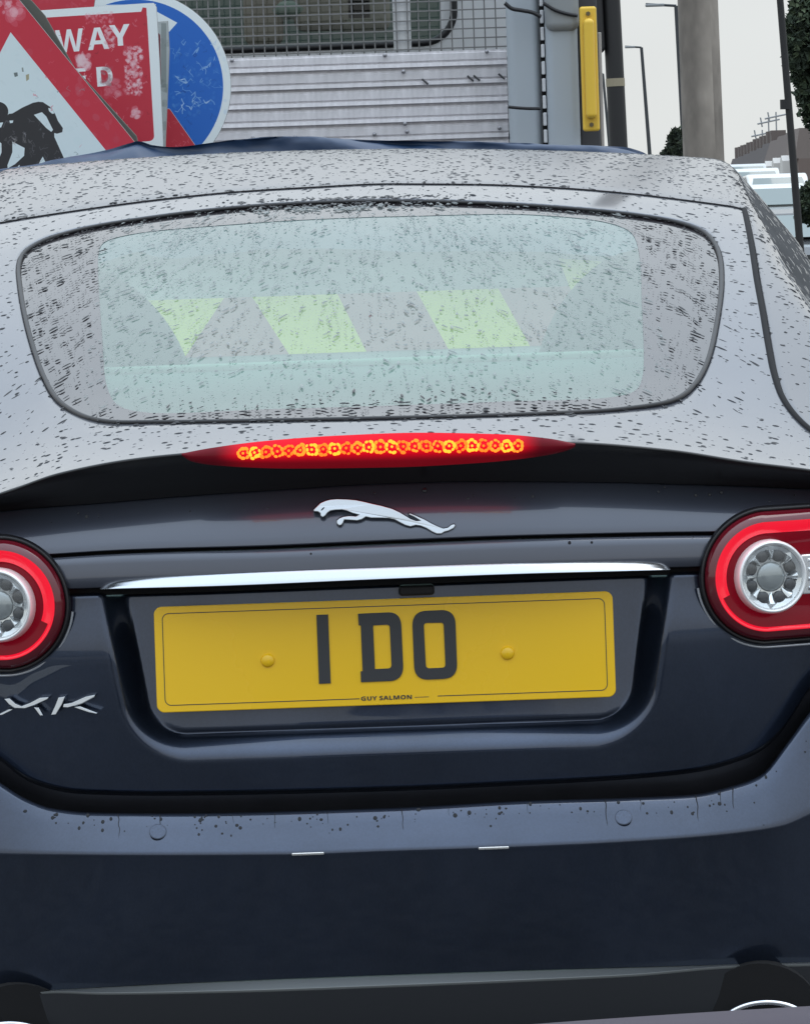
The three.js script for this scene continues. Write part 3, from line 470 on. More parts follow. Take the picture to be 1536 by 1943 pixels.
// raindrops: beads and runs of water standing on the skin
{
  const drop = new THREE.SphereGeometry(1, 12, 6, 0, Math.PI * 2, 0, Math.PI / 2), mats = [], paneMats = [];
  const up = V(0, 1, 0), inGlass = (x, z) => { const s = zLip(x) - z; return s > 0.3 && s < 1.35 && Math.abs(x) < 0.36; }, mat = new THREE.Matrix4();
  const put = (p, n, dir, len, wid, h) => { const y = n.clone().normalize(), x = dir.clone().addScaledVector(y, -dir.dot(y)).normalize(), z = x.clone().cross(y); mat.makeBasis(x.multiplyScalar(len), y.multiplyScalar(h), z.multiplyScalar(wid)).setPosition(p); (inGlass(p.x, p.z) ? paneMats : mats).push(mat.clone()); };
  const nrmAt = (x, z) => V(-(skin(x + 0.004, z) - skin(x - 0.004, z)) / 0.008, 1, -(skin(x, z + 0.004) - skin(x, z - 0.004)) / 0.008).normalize();
  const inPane = (x, z) => { const s = zLip(x) - z; return s > 0.24 && s < 1.5 && Math.abs(x) < 0.47; };
  for (let i = 0; i < 36000; i++) {
    const x = (rnd() * 2 - 1) * 0.72, s = rnd() * 2.7, z = zLip(x) - s; if (s < 0.015 || Math.abs(x) > halfW(s) + 0.05) continue;
    const big = rnd() ** 4, pane = inPane(x, z); if (pane && rnd() < 0.25) continue; const r = (pane ? 0.00045 : 0.00055) + 0.0022 * big;
    const flow = pane ? V(x * 0.9 + (rnd() - 0.5) * 0.5, 0, 0.45) : V(1, 0, (rnd() - 0.5) * 0.6);
    const st = pane && rnd() < 0.5 ? 1.6 + rnd() * 3 : 1 + rnd() * 1.2;
    put(V(x, skin(x, z) - 0.0004, z), nrmAt(x, z), flow, r * st, r * (pane && st > 1.6 ? 0.75 : 1), Math.min(0.0014, r * (0.42 + rnd() * 0.22)));
  }
  for (let i = 0; i < 420; i++) { const x = -0.03 + (rnd() + rnd() - 1) * 0.2, s = 1.43 - rnd() ** 1.3 * 0.13, z = zLip(x) - s, r = 0.0012 + rnd() ** 2 * 0.002; put(V(x, skin(x, z) - 0.0004, z), nrmAt(x, z), V((rnd() - 0.5) * 1.4, 0, 0.7), r * (1 + rnd() * 3), r, r * 0.75); }
  // wandering runs on the window
  for (let k = 0; k < 330; k++) {
    let x = (rnd() * 2 - 1) * 0.45, s = 0.3 + rnd() ** 0.6 * 1.15, n = 4 + Math.floor(rnd() * 16), dx = x * (0.5 + rnd() * 0.5);
    for (let i = 0; i < n; i++) { const z = zLip(x) - s; if (!inPane(x, z)) break; const r = 0.0004 + rnd() * 0.0006; put(V(x, skin(x, z) - 0.0004, z), nrmAt(x, z), V(dx + (rnd() - 0.5) * 0.5, 0, 0.5), r * (2 + rnd() * 4), r, r * 0.4); s -= 0.006 + rnd() * 0.01; x += dx * 0.015 + (rnd() - 0.5) * 0.005; }
  }
  for (let i = 0; i < 2600; i++) { // streaks down the flank of the roof
    const sg = rnd() < 0.8 ? 1 : -1, s = 0.5 + rnd() * 2.2, x = sg * (halfW(s) + 0.01 + rnd() * 0.16), z = zLip(x) - s, r = 0.0009 + rnd() ** 2 * 0.0022;
    put(V(x, skin(x, z) - 0.0003, z), nrmAt(x, z), V(sg * 0.5, 0, 0.8 + rnd() * 0.6), r * (2 + rnd() * 9), r, r * 0.6);
  }
  const im = new THREE.InstancedMesh(drop, M.water, mats.length); mats.forEach((m, i) => im.setMatrixAt(i, m)); im.name = 'raindrops'; im.userData.kind = 'stuff'; car.add(im);
  { const g = new THREE.InstancedMesh(drop, M.wetGlass, paneMats.length); paneMats.forEach((m, i) => g.setMatrixAt(i, m)); g.name = 'raindrops'; g.userData.kind = 'stuff'; car.add(g); }
  // sparse beads on the tail band and the bumper ledge
  const low = [];
  const face = (f, g, dz0, dz1, n, tilt, clus) => { for (let i = 0; i < n; i++) { const px = rnd() * 1700 - 80, cl = fbm(px * 0.012, i % 3, 5); if (rnd() > smooth((cl - 0.3) * 3)) continue; const t = 0.06 + rnd() * 0.88, p = onRear(px, lerp(f(px), g(px), t), lerp(dz0, dz1, t)); const nn = V(0.5 * p.x, Math.sin(tilt), Math.cos(tilt)).normalize(), y = nn, x = V(1, 0, 0).addScaledVector(y, -y.x).normalize(), z = x.clone().cross(y), r = 0.0006 + rnd() ** 2 * 0.0016; mat.makeBasis(x.multiplyScalar(r * (0.9 + rnd() * 0.3)), y.clone().multiplyScalar(r * 0.16), z.multiplyScalar(r * (0.9 + rnd() * 0.6))).setPosition(p); low.push(mat.clone()); } };
  face(C.e2, C.e3, -0.011, 0.0225, 160, 0.33); face(C.e3, C.e4, 0.0235, 0.0295, 90, 0.15); face(C.b2, C.b3, 0.0283, 0.0572, 520, 0.6);
  const im2 = new THREE.InstancedMesh(drop, M.water, low.length); low.forEach((m, i) => im2.setMatrixAt(i, m)); im2.name = 'raindrops'; im2.userData.kind = 'stuff'; car.add(im2);
  const runs = [];
  for (const [px, w] of [[224, 1], [303, 1], [520, .7], [620, .6], [762, 1], [850, .5], [1000, .5], [1147, 1.2], [1213, .6], [1320, 1.3], [1365, .8], [1388, 1.2], [440, .5]]) { const pts = []; for (let t = 0.04; t <= 0.98; t += 0.12) pts.push(onRear(px + (rnd() - 0.5) * 3 + t * 6, lerp(C.b2(px), C.b3(px), t), lerp(0.028, 0.057, t))); runs.push(tube(pts, 0.0006 * w, false, 24, 6)); }
  part('water_run', runs, M.water, car).userData.kind = 'stuff';
}

// ───────────────────────── the follower's own bonnet along the bottom ─────────────────────────
{
  const my = thing('car_front', 'mauve-grey car bonnet edge along the bottom behind the dark coupe', 'car', [0, 0, -0.6]);
  const m = phys([0.06, 0.05, 0.066], { metalness: 0.2, roughness: 0.7, specularIntensity: 0.5 });
  const peak = at(1300, 1922, 2.15);
  const us = []; for (let i = -24; i <= 24; i++) us.push(i / 24);
  const rows = []; for (let k = 0; k <= 24; k++) { const t = k / 24; rows.push(us.map(u => V(u * 0.78 + 0.3, peak.y + 0.0398 - 0.055 * (1 - Math.cos((1 - t) * 1.0)) * 0 - (t > 0.8 ? 0.55 * (t - 0.8) ** 2 * 9 : 0) - 0.02 * u * u - 0.03 * u ** 6 - (1 - t) * 0.02, lerp(-0.1, -1.62, Math.min(1, t * 1.02)) + 0.2 * u * u * t + (t > 0.9 ? 0.1 * (t - 0.9) : 0)))); }
  part('bonnet', loft(rows, V(0, 1, 0)), m, my);
  const last = rows[24]; part('nose', loft([last, last.map(p => V(p.x, p.y - 0.12, p.z - 0.01)), last.map(p => V(p.x, 0.3, p.z - 0.02)), last.map(p => V(p.x, 0.2, p.z + 0.1))], V(0, 0, -1)), m, my);
  const drop = new THREE.SphereGeometry(1, 10, 5, 0, Math.PI * 2, 0, Math.PI / 2), mats = [];
  for (let i = 0; i < 900; i++) { const u = rnd() * 2 - 1, k = Math.floor(rnd() * 20) + 2, a = rows[k][Math.floor((u + 1) * 23.9)], b = rows[k + 1][Math.floor((u + 1) * 23.9) + 1], p = a.clone().lerp(b, rnd()), r = 0.001 + rnd() ** 2 * 0.002; mats.push(new THREE.Matrix4().makeScale(r * 1.2, r * 0.5, r).setPosition(p)); }
  const im = new THREE.InstancedMesh(drop, M.water, mats.length); mats.forEach((q, i) => im.setMatrixAt(i, q)); im.name = 'raindrops'; im.userData.kind = 'stuff'; my.add(im);
}

// ───────────────────────── the flatbed lorry ahead ─────────────────────────
const LX = -0.433, LW = 1.13, TAIL = -12.15, HEAD = -15.5;
const lorry = thing('flatbed_lorry', 'flatbed lorry with slatted headboard and mesh cab guard carrying road signs', 'lorry', [LX, 0, (TAIL + HEAD) / 2]);
const lz = lorry.position.z, alu = std([0.92, 0.9, 0.93], 0.5, 0.1, { map: rep(T.grime, 2, 9) }), aluDirty = std([0.86, 0.84, 0.865], 0.55, 0.1, { map: rep(T.grime, 1.5, 5) });
const Lp = (px, py, d) => at(px, py, d).sub(lorry.position);
{
  const steel = std([0.05, 0.05, 0.055], 0.6), cabWhite = std([0.66, 0.67, 0.68], 0.45), wireM = std([0.2, 0.2, 0.2], 0.5, 0.3);
  const tl = TAIL - lz, hd = HEAD - lz;
  part('bed', [rbox(2 * LW, 0.14, 3.4, 0.02, 0, 0.78, 0)], steel, lorry);
  part('chassis', [box(0.9, 0.25, 6.5, 0, 0.55, -1.6)], steel, lorry);
  part('tailboard', [rbox(2 * LW, 0.5, 0.04, 0.012, 0, 1.055, tl - 0.03)], std([0.62, 0.64, 0.64], 0.5, 0, { map: rep(T.wear, 1.5) }), lorry);
  for (const s of [-1, 1]) part('side_board', [rbox(0.035, 0.5, 3.3, 0.01, s * (LW - 0.02), 1.08, 0)], alu, lorry);
  // chevron strip across the lower tailboard
  const yT = Lp(452, 556, 12.1).y, yB = Lp(452, 668, 12.1).y, yel = std([0.95, 0.9, 0.02], 0.4), red = std([0.5, 0.13, 0.14], 0.45);
  const cuts = [[-60, -105], [98, 58], [255, 206], [425, 350], [478, 548], [640, 695], [790, 850], [945, 1005], [1100, 1160], [1230, 1230]];
  for (let k = 0; k < cuts.length - 1; k++) {
    const [a, c] = cuts[k], [b, e] = cuts[k + 1], top = x => 556 + (700 - x) * 0.034, low = x => 667 + (700 - x) * 0.034;
    const q = [[a, top(a)], [b, top(b)], [e, low(e)], [c, low(c)]].map(([x, y]) => { const p = Lp(x, y, 12.15); return new THREE.Vector2(clamp(p.x, -LW + 0.01, LW - 0.01), p.y); });
    part('chevron_stripe', new THREE.ExtrudeGeometry(new THREE.Shape(q), { depth: 0.002, bevelEnabled: false }).translate(0, 0, tl - 0.008 + (k % 2 ? 0.0005 : 0)), [0, 1, 0, 1, 0, 1, 0, 1, 0][k] ? red : yel, lorry);
  }
  const yq = [[1060, 490], [1148, 497], [1118, 562], [1088, 562]].map(([x, y]) => { const p = Lp(x, y, 12.1); return new THREE.Vector2(p.x, p.y); });
  part('chevron_stripe', new THREE.ExtrudeGeometry(new THREE.Shape(yq), { depth: 0.002, bevelEnabled: false }).translate(0, 0, tl - 0.006), yel, lorry);

  // headboard of pressed aluminium slats, each with its own rib and lip
  const x0 = Lp(300, 150, 15.5).x, x1 = Lp(962, 150, 15.5).x, yTop = Lp(735, 100, 15.5).y, pitch = 34.2 / (FPX / 15.5);
  const prof = new THREE.Shape(); const P = pitch;
  [[0, 0], [0.012, 0], [0.012, -P * 0.12], [0.016, -P * 0.14], [0.016, -P * 0.5], [0.009, -P * 0.54], [0.009, -P * 0.6], [0.02, -P * 0.64], [0.022, -P * 0.83], [0.001, -P * 0.87], [0.001, -P], [0, -P]].forEach(([z, y], i) => i ? prof.lineTo(z, y) : prof.moveTo(z, y));
  for (let i = 0; i < 15; i++) {
    const g = new THREE.ExtrudeGeometry(prof, { depth: x1 - x0 - rnd() * 0.004, bevelEnabled: false }).rotateY(-Math.PI / 2).scale(-1, 1, 1); // shape x -> z, extrusion -> x
    const p = g.attributes.position; let mn = 1e9, zn = 1e9; for (let k = 0; k < p.count; k++) { mn = Math.min(mn, p.getX(k)); zn = Math.min(zn, p.getZ(k)); }
    g.translate(x0 - mn, yTop - i * pitch - 0.001, hd - zn); 
    // after the turn the deep side must face the camera (+z)
    g.computeVertexNormals();
    part('slat', g, i % 3 === 1 ? aluDirty : alu, lorry);
  }
  part('headboard_panel', [box(x1 - x0, 15 * pitch, 0.02, (x0 + x1) / 2, yTop - 7.5 * pitch, hd - 0.02)], steel, lorry);
  const bolt = (px, py) => { const p = Lp(px, py, 15.47); part('bolt', [new THREE.SphereGeometry(0.0075, 12, 8).scale(1, 1, 0.6).translate(p.x, p.y, p.z), cyl(0.004, 0.004, 0.02, 8).rotateX(Math.PI / 2).translate(p.x, p.y, p.z - 0.01)], std([0.3, 0.3, 0.32], 0.35, 0.8), lorry); };
  for (const [x, y] of [[440, 115], [730, 105], [765, 136], [923, 98], [768, 235], [772, 250], [710, 255], [947, 243], [560, 260], [480, 262]]) bolt(x, y);
  // torn tape on one slat
  for (const [a, b] of [[800, 155], [886, 149], [898, 148], [945, 145]]) { const p = Lp(a, b - 5, 15.47), q = Lp(a + 12, b + 5, 15.47); part('tape_scrap', [bar(p, q, 0.004, 6)], steel, lorry); }

  // cab rear wall with its window behind a wire guard
  const zc = 15.85, w0 = Lp(250, 60, zc), w1 = Lp(964, 60, zc);
  part('cab_wall', [box(LW * 2 - 0.1, 0.95, 0.05, 0, 1.05, -zc - lz - 0.03), box(0.35, 0.75, 0.05, w1.x - 0.065, 1.88, -zc - lz - 0.03), box(LW * 2 - 0.1, 0.1, 0.05, 0, 2.3, -zc - lz - 0.03)], cabWhite, lorry);
  // window opening: rounded at its lower corner; seal, pane, dim cab inside
  const wl = Lp(180, 90, zc).x, wr = Lp(862, 60, zc).x, wb = Lp(735, 84, zc).y, wt = wb + 0.6, r = 0.11;
  const loop = []; const add = (x, y) => loop.push(V(x, y, -zc - lz + 0.004));
  for (let i = 0; i <= 10; i++) { const a = -Math.PI / 2 + i / 10 * Math.PI / 2; add(wr - r + Math.cos(a) * r, wb + r + Math.sin(a) * r); }
  for (let i = 0; i <= 10; i++) { const a = i / 10 * Math.PI / 2; add(wr - r + Math.cos(a) * r, wt - r + Math.sin(a) * r); }
  for (let i = 0; i <= 10; i++) { const a = Math.PI / 2 + i / 10 * Math.PI / 2; add(wl + r + Math.cos(a) * r, wt - r + Math.sin(a) * r); }
  for (let i = 0; i <= 10; i++) { const a = Math.PI + i / 10 * Math.PI / 2; add(wl + r + Math.cos(a) * r, wb + r + Math.sin(a) * r); }
  const hole = new THREE.Shape([[-LW + 0.06, wb - 0.06], [w1.x + 0.1, wb - 0.06], [w1.x + 0.1, wt + 0.05], [-LW + 0.06, wt + 0.05]].map(a => new THREE.Vector2(...a))); hole.holes.push(new THREE.Path(loop.map(p => new THREE.Vector2(p.x, p.y))));
  part('cab_wall', new THREE.ExtrudeGeometry(hole, { depth: 0.03, bevelEnabled: false }).translate(0, 0, -zc - lz - 0.035 + 0.012), cabWhite, lorry);
  part('window_seal', tube(loop, 0.0135, true, 160, 8), M.rubber, lorry);
  part('cab_window', new THREE.ShapeGeometry(new THREE.Shape(loop.map(p => new THREE.Vector2(p.x, p.y)))).translate(0, 0, -zc - lz - 0.02), phys([0.5, 0.62, 0.56], { transmission: 1, thickness: 0, roughness: 0.03 }), lorry);
  part('cab_interior', [box(2.0, 1.2, 0.03, -0.1, 1.9, -zc - lz - 0.95), box(2.0, 0.03, 0.9, -0.1, 1.72, -zc - lz - 0.5)], std([0.085, 0.1, 0.092], 0.8), lorry);
  for (const [px, py, w, h] of [[500, 40, 0.09, 0.22], [560, 45, 0.14, 0.05], [640, 30, 0.2, 0.16], [690, 20, 0.12, 0.2]]) { const p = Lp(px, py, 16.4); part('cab_seat', [rbox(w * 1.6, h * 1.3, 0.12, 0.04, p.x, p.y + 0.05, p.z)], std([0.12 + rnd() * 0.12, 0.15, 0.13], 0.7), lorry); }
  // wire guard
  const mz = -15.62 - lz, gx0 = Lp(250, 60, 15.62).x, gx1 = Lp(962, 60, 15.62).x, gy0 = Lp(735, 101, 15.62).y, gy1 = gy0 + 0.72, wires = [];
  for (let x = gx0; x <= gx1; x += 0.0385) wires.push(box(0.0045, gy1 - gy0, 0.0045, x, (gy0 + gy1) / 2, mz));
  for (let y = gy0 + 0.01; y <= gy1; y += 0.033) wires.push(box(gx1 - gx0, 0.0045, 0.0045, (gx0 + gx1) / 2, y, mz + 0.004));
  part('wire_guard', wires, wireM, lorry).userData.kind = 'stuff';
  const up = Lp(762, 40, 15.6); part('guard_upright', [rbox(0.062, 0.8, 0.02, 0.005, up.x, gy0 + 0.36, mz - 0.02)], cabWhite, lorry);
  // grey ducts at the right of the headboard, strapped with cable ties
  const grey = std([0.36, 0.4, 0.435], 0.6);
  for (const [pa, pb, dd, yt] of [[964, 1027, 15.25, -120], [1036, 1098, 15.2, -120]]) { const a = Lp(pa, 150, dd), b = Lp(pb, 150, dd), w = b.x - a.x; part('duct', [rbox(w, 1.5, 0.1, 0.03, (a.x + b.x) / 2, a.y + 0.25, a.z - 0.05, 4)], grey, lorry); }
  { const a = Lp(1036, 60, 15.18), b = Lp(1098, 60, 15.18); part('duct_collar', [rbox(b.x - a.x + 0.004, 0.4, 0.1, 0.03, (a.x + b.x) / 2, a.y + 0.2, a.z - 0.045, 4)], std([0.25, 0.265, 0.27], 0.6), lorry); }
  { const a = Lp(1031, 150, 15.22); const bits = []; for (let k = 0; k < 26; k++) bits.push(rbox(0.012, 0.045, 0.02, 0.003, a.x, a.y - 0.6 + k * 0.058, a.z - 0.01)); part('hinge_strip', bits, std([0.55, 0.56, 0.58], 0.5), lorry); part('hinge_gap', [box(0.016, 1.6, 0.02, a.x, a.y + 0.15, a.z - 0.03)], M.gap, lorry); }
  const tie = (list, r = 0.0055) => part('cable_tie', tube(list.map(([x, y]) => Lp(x, y, 15.17)), r, false, 40), M.rubber, lorry);
  tie([[964, 203], [985, 205], [1005, 206], [1025, 206]]); tie([[957, 6], [970, 16], [990, 20], [1010, 24], [1026, 32]], 0.007); tie([[1030, 6], [1050, 18], [1070, 25], [1095, 30]], 0.006);
  // corner post with the yellow grab handle
  const cp = Lp(1120, 150, 15.25); part('corner_post', [rbox(0.07, 1.6, 0.09, 0.008, cp.x - 0.006, cp.y + 0.2, cp.z - 0.06)], std([0.05, 0.05, 0.055], 0.6), lorry);
  const e1 = Lp(1138, 200, 15.28); part('edge_strip', [rbox(0.012, 1.2, 0.03, 0.003, e1.x + 0.006, e1.y - 0.35, e1.z - 0.04)], std([0.5, 0.46, 0.42], 0.6), lorry);
  const h0 = Lp(1114, 12, 15.15), h1 = Lp(1122, 249, 15.15), mid = h0.clone().lerp(h1, 0.5), len = h0.y - h1.y, yellow = std([0.78, 0.5, 0.05], 0.42);
  part('grab_handle', [rbox(0.058, len, 0.02, 0.018, mid.x, mid.y, mid.z - 0.01, 4), rbox(0.036, len * 0.8, 0.05, 0.016, mid.x, mid.y, mid.z + 0.02, 4)], yellow, lorry);
  for (const p of [h0, h1]) part('bolt', [cyl(0.008, 0.008, 0.012, 6).rotateX(Math.PI / 2).translate(mid.x, p.y + (p === h0 ? -0.025 : 0.022), mid.z + 0.006)], std([0.12, 0.09, 0.04], 0.5), lorry);
}

// blue tarpaulin bundled over the tailboard
{
  const edge = pchip([[-160, 358], [0, 324], [60, 313], [125, 299], [203, 284], [245, 272], [262, 268], [290, 276], [330, 280], [400, 273], [450, 269], [560, 263], [650, 264], [760, 268], [860, 269], [960, 272], [1080, 276], [1180, 278], [1208, 284], [1234, 299], [1242, 330]]);
  const t = thing('tarpaulin', 'dark blue tarpaulin lying over the tailboard of the lorry', 'tarpaulin', [0, 1.1, TAIL]);
  const cols = []; for (let p = -160; p <= 1242; p += 6) cols.push(p);
  const rows = [], N = 26;
  for (let k = 0; k <= N; k++) rows.push(cols.map(p => {
    const u = k / N, fold = 0.05 * (fbm(p * 0.008, u * 5, 4, 0, 4) - 0.5) + 0.016 * Math.sin(p * 0.012 + u * 14 + 2.5 * fbm(p * 0.004, 1, 2));
    const py = edge(p) + (u < 0.35 ? 0 : 0); const top = at(p, py, 12.25);
    const a = u * Math.PI; // front hem, over the top, back hem
    const z = u < 0.6 ? lerp(12.02, 12.2, Math.sin(u / 0.6 * Math.PI / 2)) : lerp(12.2, 12.6, (u - 0.6) / 0.4);
    const y = u < 0.6 ? top.y - 0.30 * (1 - Math.sin(u / 0.6 * Math.PI / 2)) ** 1.5 : top.y - 0.3 * ((u - 0.6) / 0.4) ** 1.5;
    return V(at(p, py, 12.2).x, y - 1.1 + fold * 0.3 * (u < 0.55 || u > 0.65 ? 1 : 0.2), -z - TAIL + fold);
  }));
  part('sheet', loft(rows, V(0, 0.5, 1)), phys([0.011, 0.034, 0.085], { roughness: 0.5, clearcoat: 0.25, clearcoatRoughness: 0.4, bumpMap: T.fine, bumpScale: 0.002 }), t);
}

// ───────────────────────── road signs on the lorry ─────────────────────────
function sign(name, label, poly, d, thick, draw, backMat, size = 3) { // poly in photo px; print drawn in photo px
  const P = poly.map(([x, y]) => at(x, y, d)); const c = P.reduce((a, p) => a.add(p), V(0, 0, 0)).multiplyScalar(1 / P.length);
  const o = thing(name, label, 'road sign', [c.x, c.y, c.z]);
  const L = P.map(p => new THREE.Vector2(p.x - c.x, p.y - c.y)); const s = new THREE.Shape(L);
  part('plate', new THREE.ExtrudeGeometry(s, { depth: thick, bevelEnabled: true, bevelSize: 0.001, bevelThickness: 0.001, bevelSegments: 1, curveSegments: 24 }).translate(0, 0, -thick - 0.002), backMat, o);
  const xs = poly.map(p => p[0]), ys = poly.map(p => p[1]), X0 = Math.min(...xs), X1 = Math.max(...xs), Y0 = Math.min(...ys), Y1 = Math.max(...ys);
  const cv = document.createElement('canvas'); cv.width = Math.round((X1 - X0) * size); cv.height = Math.round((Y1 - Y0) * size);
  const g = cv.getContext('2d'); g.setTransform(size, 0, 0, size, -X0 * size, -Y0 * size); draw(g);
  const tex = new THREE.CanvasTexture(cv); tex.colorSpace = THREE.SRGBColorSpace;
  const geo = new THREE.ShapeGeometry(s, 24), pos = geo.attributes.position, uv = geo.attributes.uv;
  // print lies on the plate: two points of the plate fix the scale and turn of the drawing
  const o0 = at(X0, Y1, d), ox = at(X1, Y1, d), oy = at(X0, Y0, d);
  for (let i = 0; i < pos.count; i++) { const px = pos.getX(i) + c.x - o0.x, py = pos.getY(i) + c.y - o0.y, ax = ox.x - o0.x, ay = ox.y - o0.y, bx = oy.x - o0.x, by = oy.y - o0.y, D = ax * by - ay * bx; uv.setXY(i, (px * by - py * bx) / D, (ax * py - ay * px) / D); }
  part('sign_face', geo.translate(0, 0, 0.0008), new THREE.MeshStandardMaterial({ map: tex, roughness: 0.45, side: THREE.DoubleSide }), o);
  return o;
}
const scuff = (g, n, x0, y0, x1, y1, col, w, len) => { for (let i = 0; i < n; i++) { g.strokeStyle = col; g.globalAlpha = 0.15 + rnd() * 0.5; g.lineWidth = w * (0.4 + rnd()); g.beginPath(); let x = lerp(x0, x1, rnd()), y = lerp(y0, y1, rnd()); g.moveTo(x, y); for (let k = 0; k < 4; k++) { x += (rnd() - 0.5) * len; y += (rnd() - 0.5) * len; g.lineTo(x, y); } g.stroke(); } g.globalAlpha = 1; };
const blot = (g, n, x0, y0, x1, y1, col, r, al = 0.3) => { g.fillStyle = col; for (let i = 0; i < n; i++) { g.globalAlpha = al * rnd(); g.beginPath(); g.ellipse(lerp(x0, x1, rnd()), lerp(y0, y1, rnd()), r * (0.3 + rnd()), r * (0.3 + rnd()), rnd() * 3, 0, 7); g.fill(); } g.globalAlpha = 1; };
const fillPoly = (g, pts, col) => { g.fillStyle = col; g.beginPath(); pts.forEach(([x, y], i) => i ? g.lineTo(x, y) : g.moveTo(x, y)); g.closePath(); g.fill(); };
const steelBack = std([0.3, 0.3, 0.29], 0.6), olive = std([0.1, 0.1, 0.085], 0.7);
{
  // blue round sign
  const cx = 257, cy = 165, R = 181, circ = []; for (let i = 0; i < 96; i++) { const a = i / 96 * Math.PI * 2; circ.push([cx + Math.cos(a) * R, cy + Math.sin(a) * R]); }
  sign('round_sign', 'round blue sign with white rim and white arrow, behind the red sign', circ, 13.4, 0.003, g => {
    g.fillStyle = '#e6eeee'; g.fillRect(0, -100, 600, 600);
    g.fillStyle = '#1e66bf'; g.beginPath(); g.arc(cx, cy, R - 15, 0, 7); g.fill();
    fillPoly(g, [[120, 10], [296, 8], [290, 18], [336, 43], [318, 63], [200, 66], [120, 60]], '#e2ebec');
    blot(g, 120, 325, 80, 430, 220, '#8fb4dd', 4, 0.16); scuff(g, 40, 330, 80, 410, 215, '#c3d6ea', 1.6, 16); scuff(g, 25, 340, 60, 420, 270, '#0e3f88', 1.2, 10);
  }, steelBack);
  // red triangle low behind
  sign('warning_sign', 'red corner of a sign low between red sign and round blue sign', [[305, 300], [305, 205], [322, 207], [376, 284], [372, 300]], 13.25, 0.003, g => { g.fillStyle = '#c02c3c'; g.fillRect(200, 100, 300, 300); scuff(g, 14, 310, 220, 370, 300, '#e08a90', 1, 10); }, steelBack);
  // grey sign frame
  sign('grey_sign', 'narrow grey back of a sign frame beside the red sign', [[294, 42], [318, 40], [321, 95], [318, 170], [312, 310], [296, 310]], 13.15, 0.02, g => { g.fillStyle = '#b3bab9'; g.fillRect(200, 0, 200, 400); g.fillStyle = '#5b2228'; fillPoly(g, [[298, 60], [304, 66], [306, 160], [300, 160]], '#6e1d28'); g.fillStyle = '#8e9694'; g.fillRect(306, 44, 10, 122); blot(g, 30, 295, 40, 322, 300, '#6f7775', 7, 0.3); }, steelBack);
  // red sign above
  sign('sign_board', 'red board edge above the red lettered sign', [[-140, -70], [176, -70], [180, 2], [178, 14], [40, 22], [-140, 34]], 13.1, 0.003, g => { g.fillStyle = '#bb2f40'; g.fillRect(-200, -200, 600, 400); blot(g, 20, 20, -20, 176, 14, '#d98590', 6, 0.3); }, steelBack);
  // red lettered sign
  const S = [[-150, 34], [20, 24], [270, 7], [292, 6], [297, 14], [303, 120], [309, 255], [310, 285], [306, 330], [-130, 345]];
  sign('lettered_sign', 'scratched red rectangular sign with white lettering and white border', S, 12.95, 0.003, g => {
    g.fillStyle = '#e4ebeb'; g.fillRect(-300, -100, 900, 600);
    g.save(); g.translate(270, 12); g.rotate(-0.062); g.fillStyle = '#bf2b3d';
    g.beginPath(); g.roundRect(-420, 10, 424 + 3, 246, 10); g.fill(); g.restore();
    fillPoly(g, [[270, 14], [277, 15], [289, 250], [286, 264], [240, 268], [240, 100]], '#bf2b3d');
    g.fillStyle = '#e9eded'; g.textBaseline = 'alphabetic';
    const glyph = (t, x, y, w, s) => { g.save(); g.translate(x - 6, y); g.rotate(-0.075); g.font = `bold ${s}px sans-serif`; const m = g.measureText(t).width; g.scale(w / m, 1); g.fillText(t, 0, 0); g.restore(); };
    glyph('W', 113, 100, 53, 60); glyph('A', 173, 95, 40, 58); glyph('Y', 215, 88, 39, 56); glyph('T', 74, 101, 34, 60); glyph('O', 30, 104, 42, 60); glyph('O', -18, 107, 42, 60); glyph('F', -56, 110, 34, 60);
    glyph('D', 186, 165, 38, 52); glyph('E', 144, 168, 30, 52); glyph('S', 112, 170, 34, 52); glyph('O', 66, 173, 42, 52);
    blot(g, 50, 196, 50, 216, 92, '#e3c3c8', 4, 0.6); blot(g, 90, 160, 22, 215, 45, '#e6b6bd', 3, 0.4); blot(g, 300, 236, 88, 268, 180, '#e7c6cb', 3.5, 0.6); blot(g, 60, 148, 104, 170, 128, '#e8c9cd', 6, 0.5); blot(g, 40, 200, 150, 228, 182, '#d98f9a', 6, 0.4);
    blot(g, 26, 190, 125, 215, 160, '#a08a8c', 5, 0.6); blot(g, 16, 245, 205, 265, 222, '#e7b9bf', 6, 0.6); scuff(g, 50, 150, 20, 280, 250, '#eccdd0', 1.3, 9); scuff(g, 30, 100, 20, 285, 260, '#8a1f2c', 1.2, 8);
  }, steelBack);
  // triangular warning sign with the digging figure; its turned edge shows along the right side
  const A = [15, -27], B = [312, 339], Cc = [-209, 386], rc = 16;
  const corner = (p, a, b, r) => { const na = [a[0] - p[0], a[1] - p[1]], nb = [b[0] - p[0], b[1] - p[1]], la = Math.hypot(...na), lb = Math.hypot(...nb), o = []; for (let i = 0; i <= 6; i++) { const t = i / 6, q0 = [p[0] + na[0] / la * r, p[1] + na[1] / la * r], q1 = [p[0] + nb[0] / lb * r, p[1] + nb[1] / lb * r]; o.push([(1 - t) ** 2 * q0[0] + 2 * t * (1 - t) * p[0] + t * t * q1[0], (1 - t) ** 2 * q0[1] + 2 * t * (1 - t) * p[1] + t * t * q1[1]]); } return o; };
  const tri = [...corner(A, Cc, B, 34), ...corner(B, A, Cc, 34), ...corner(Cc, B, A, 34)];
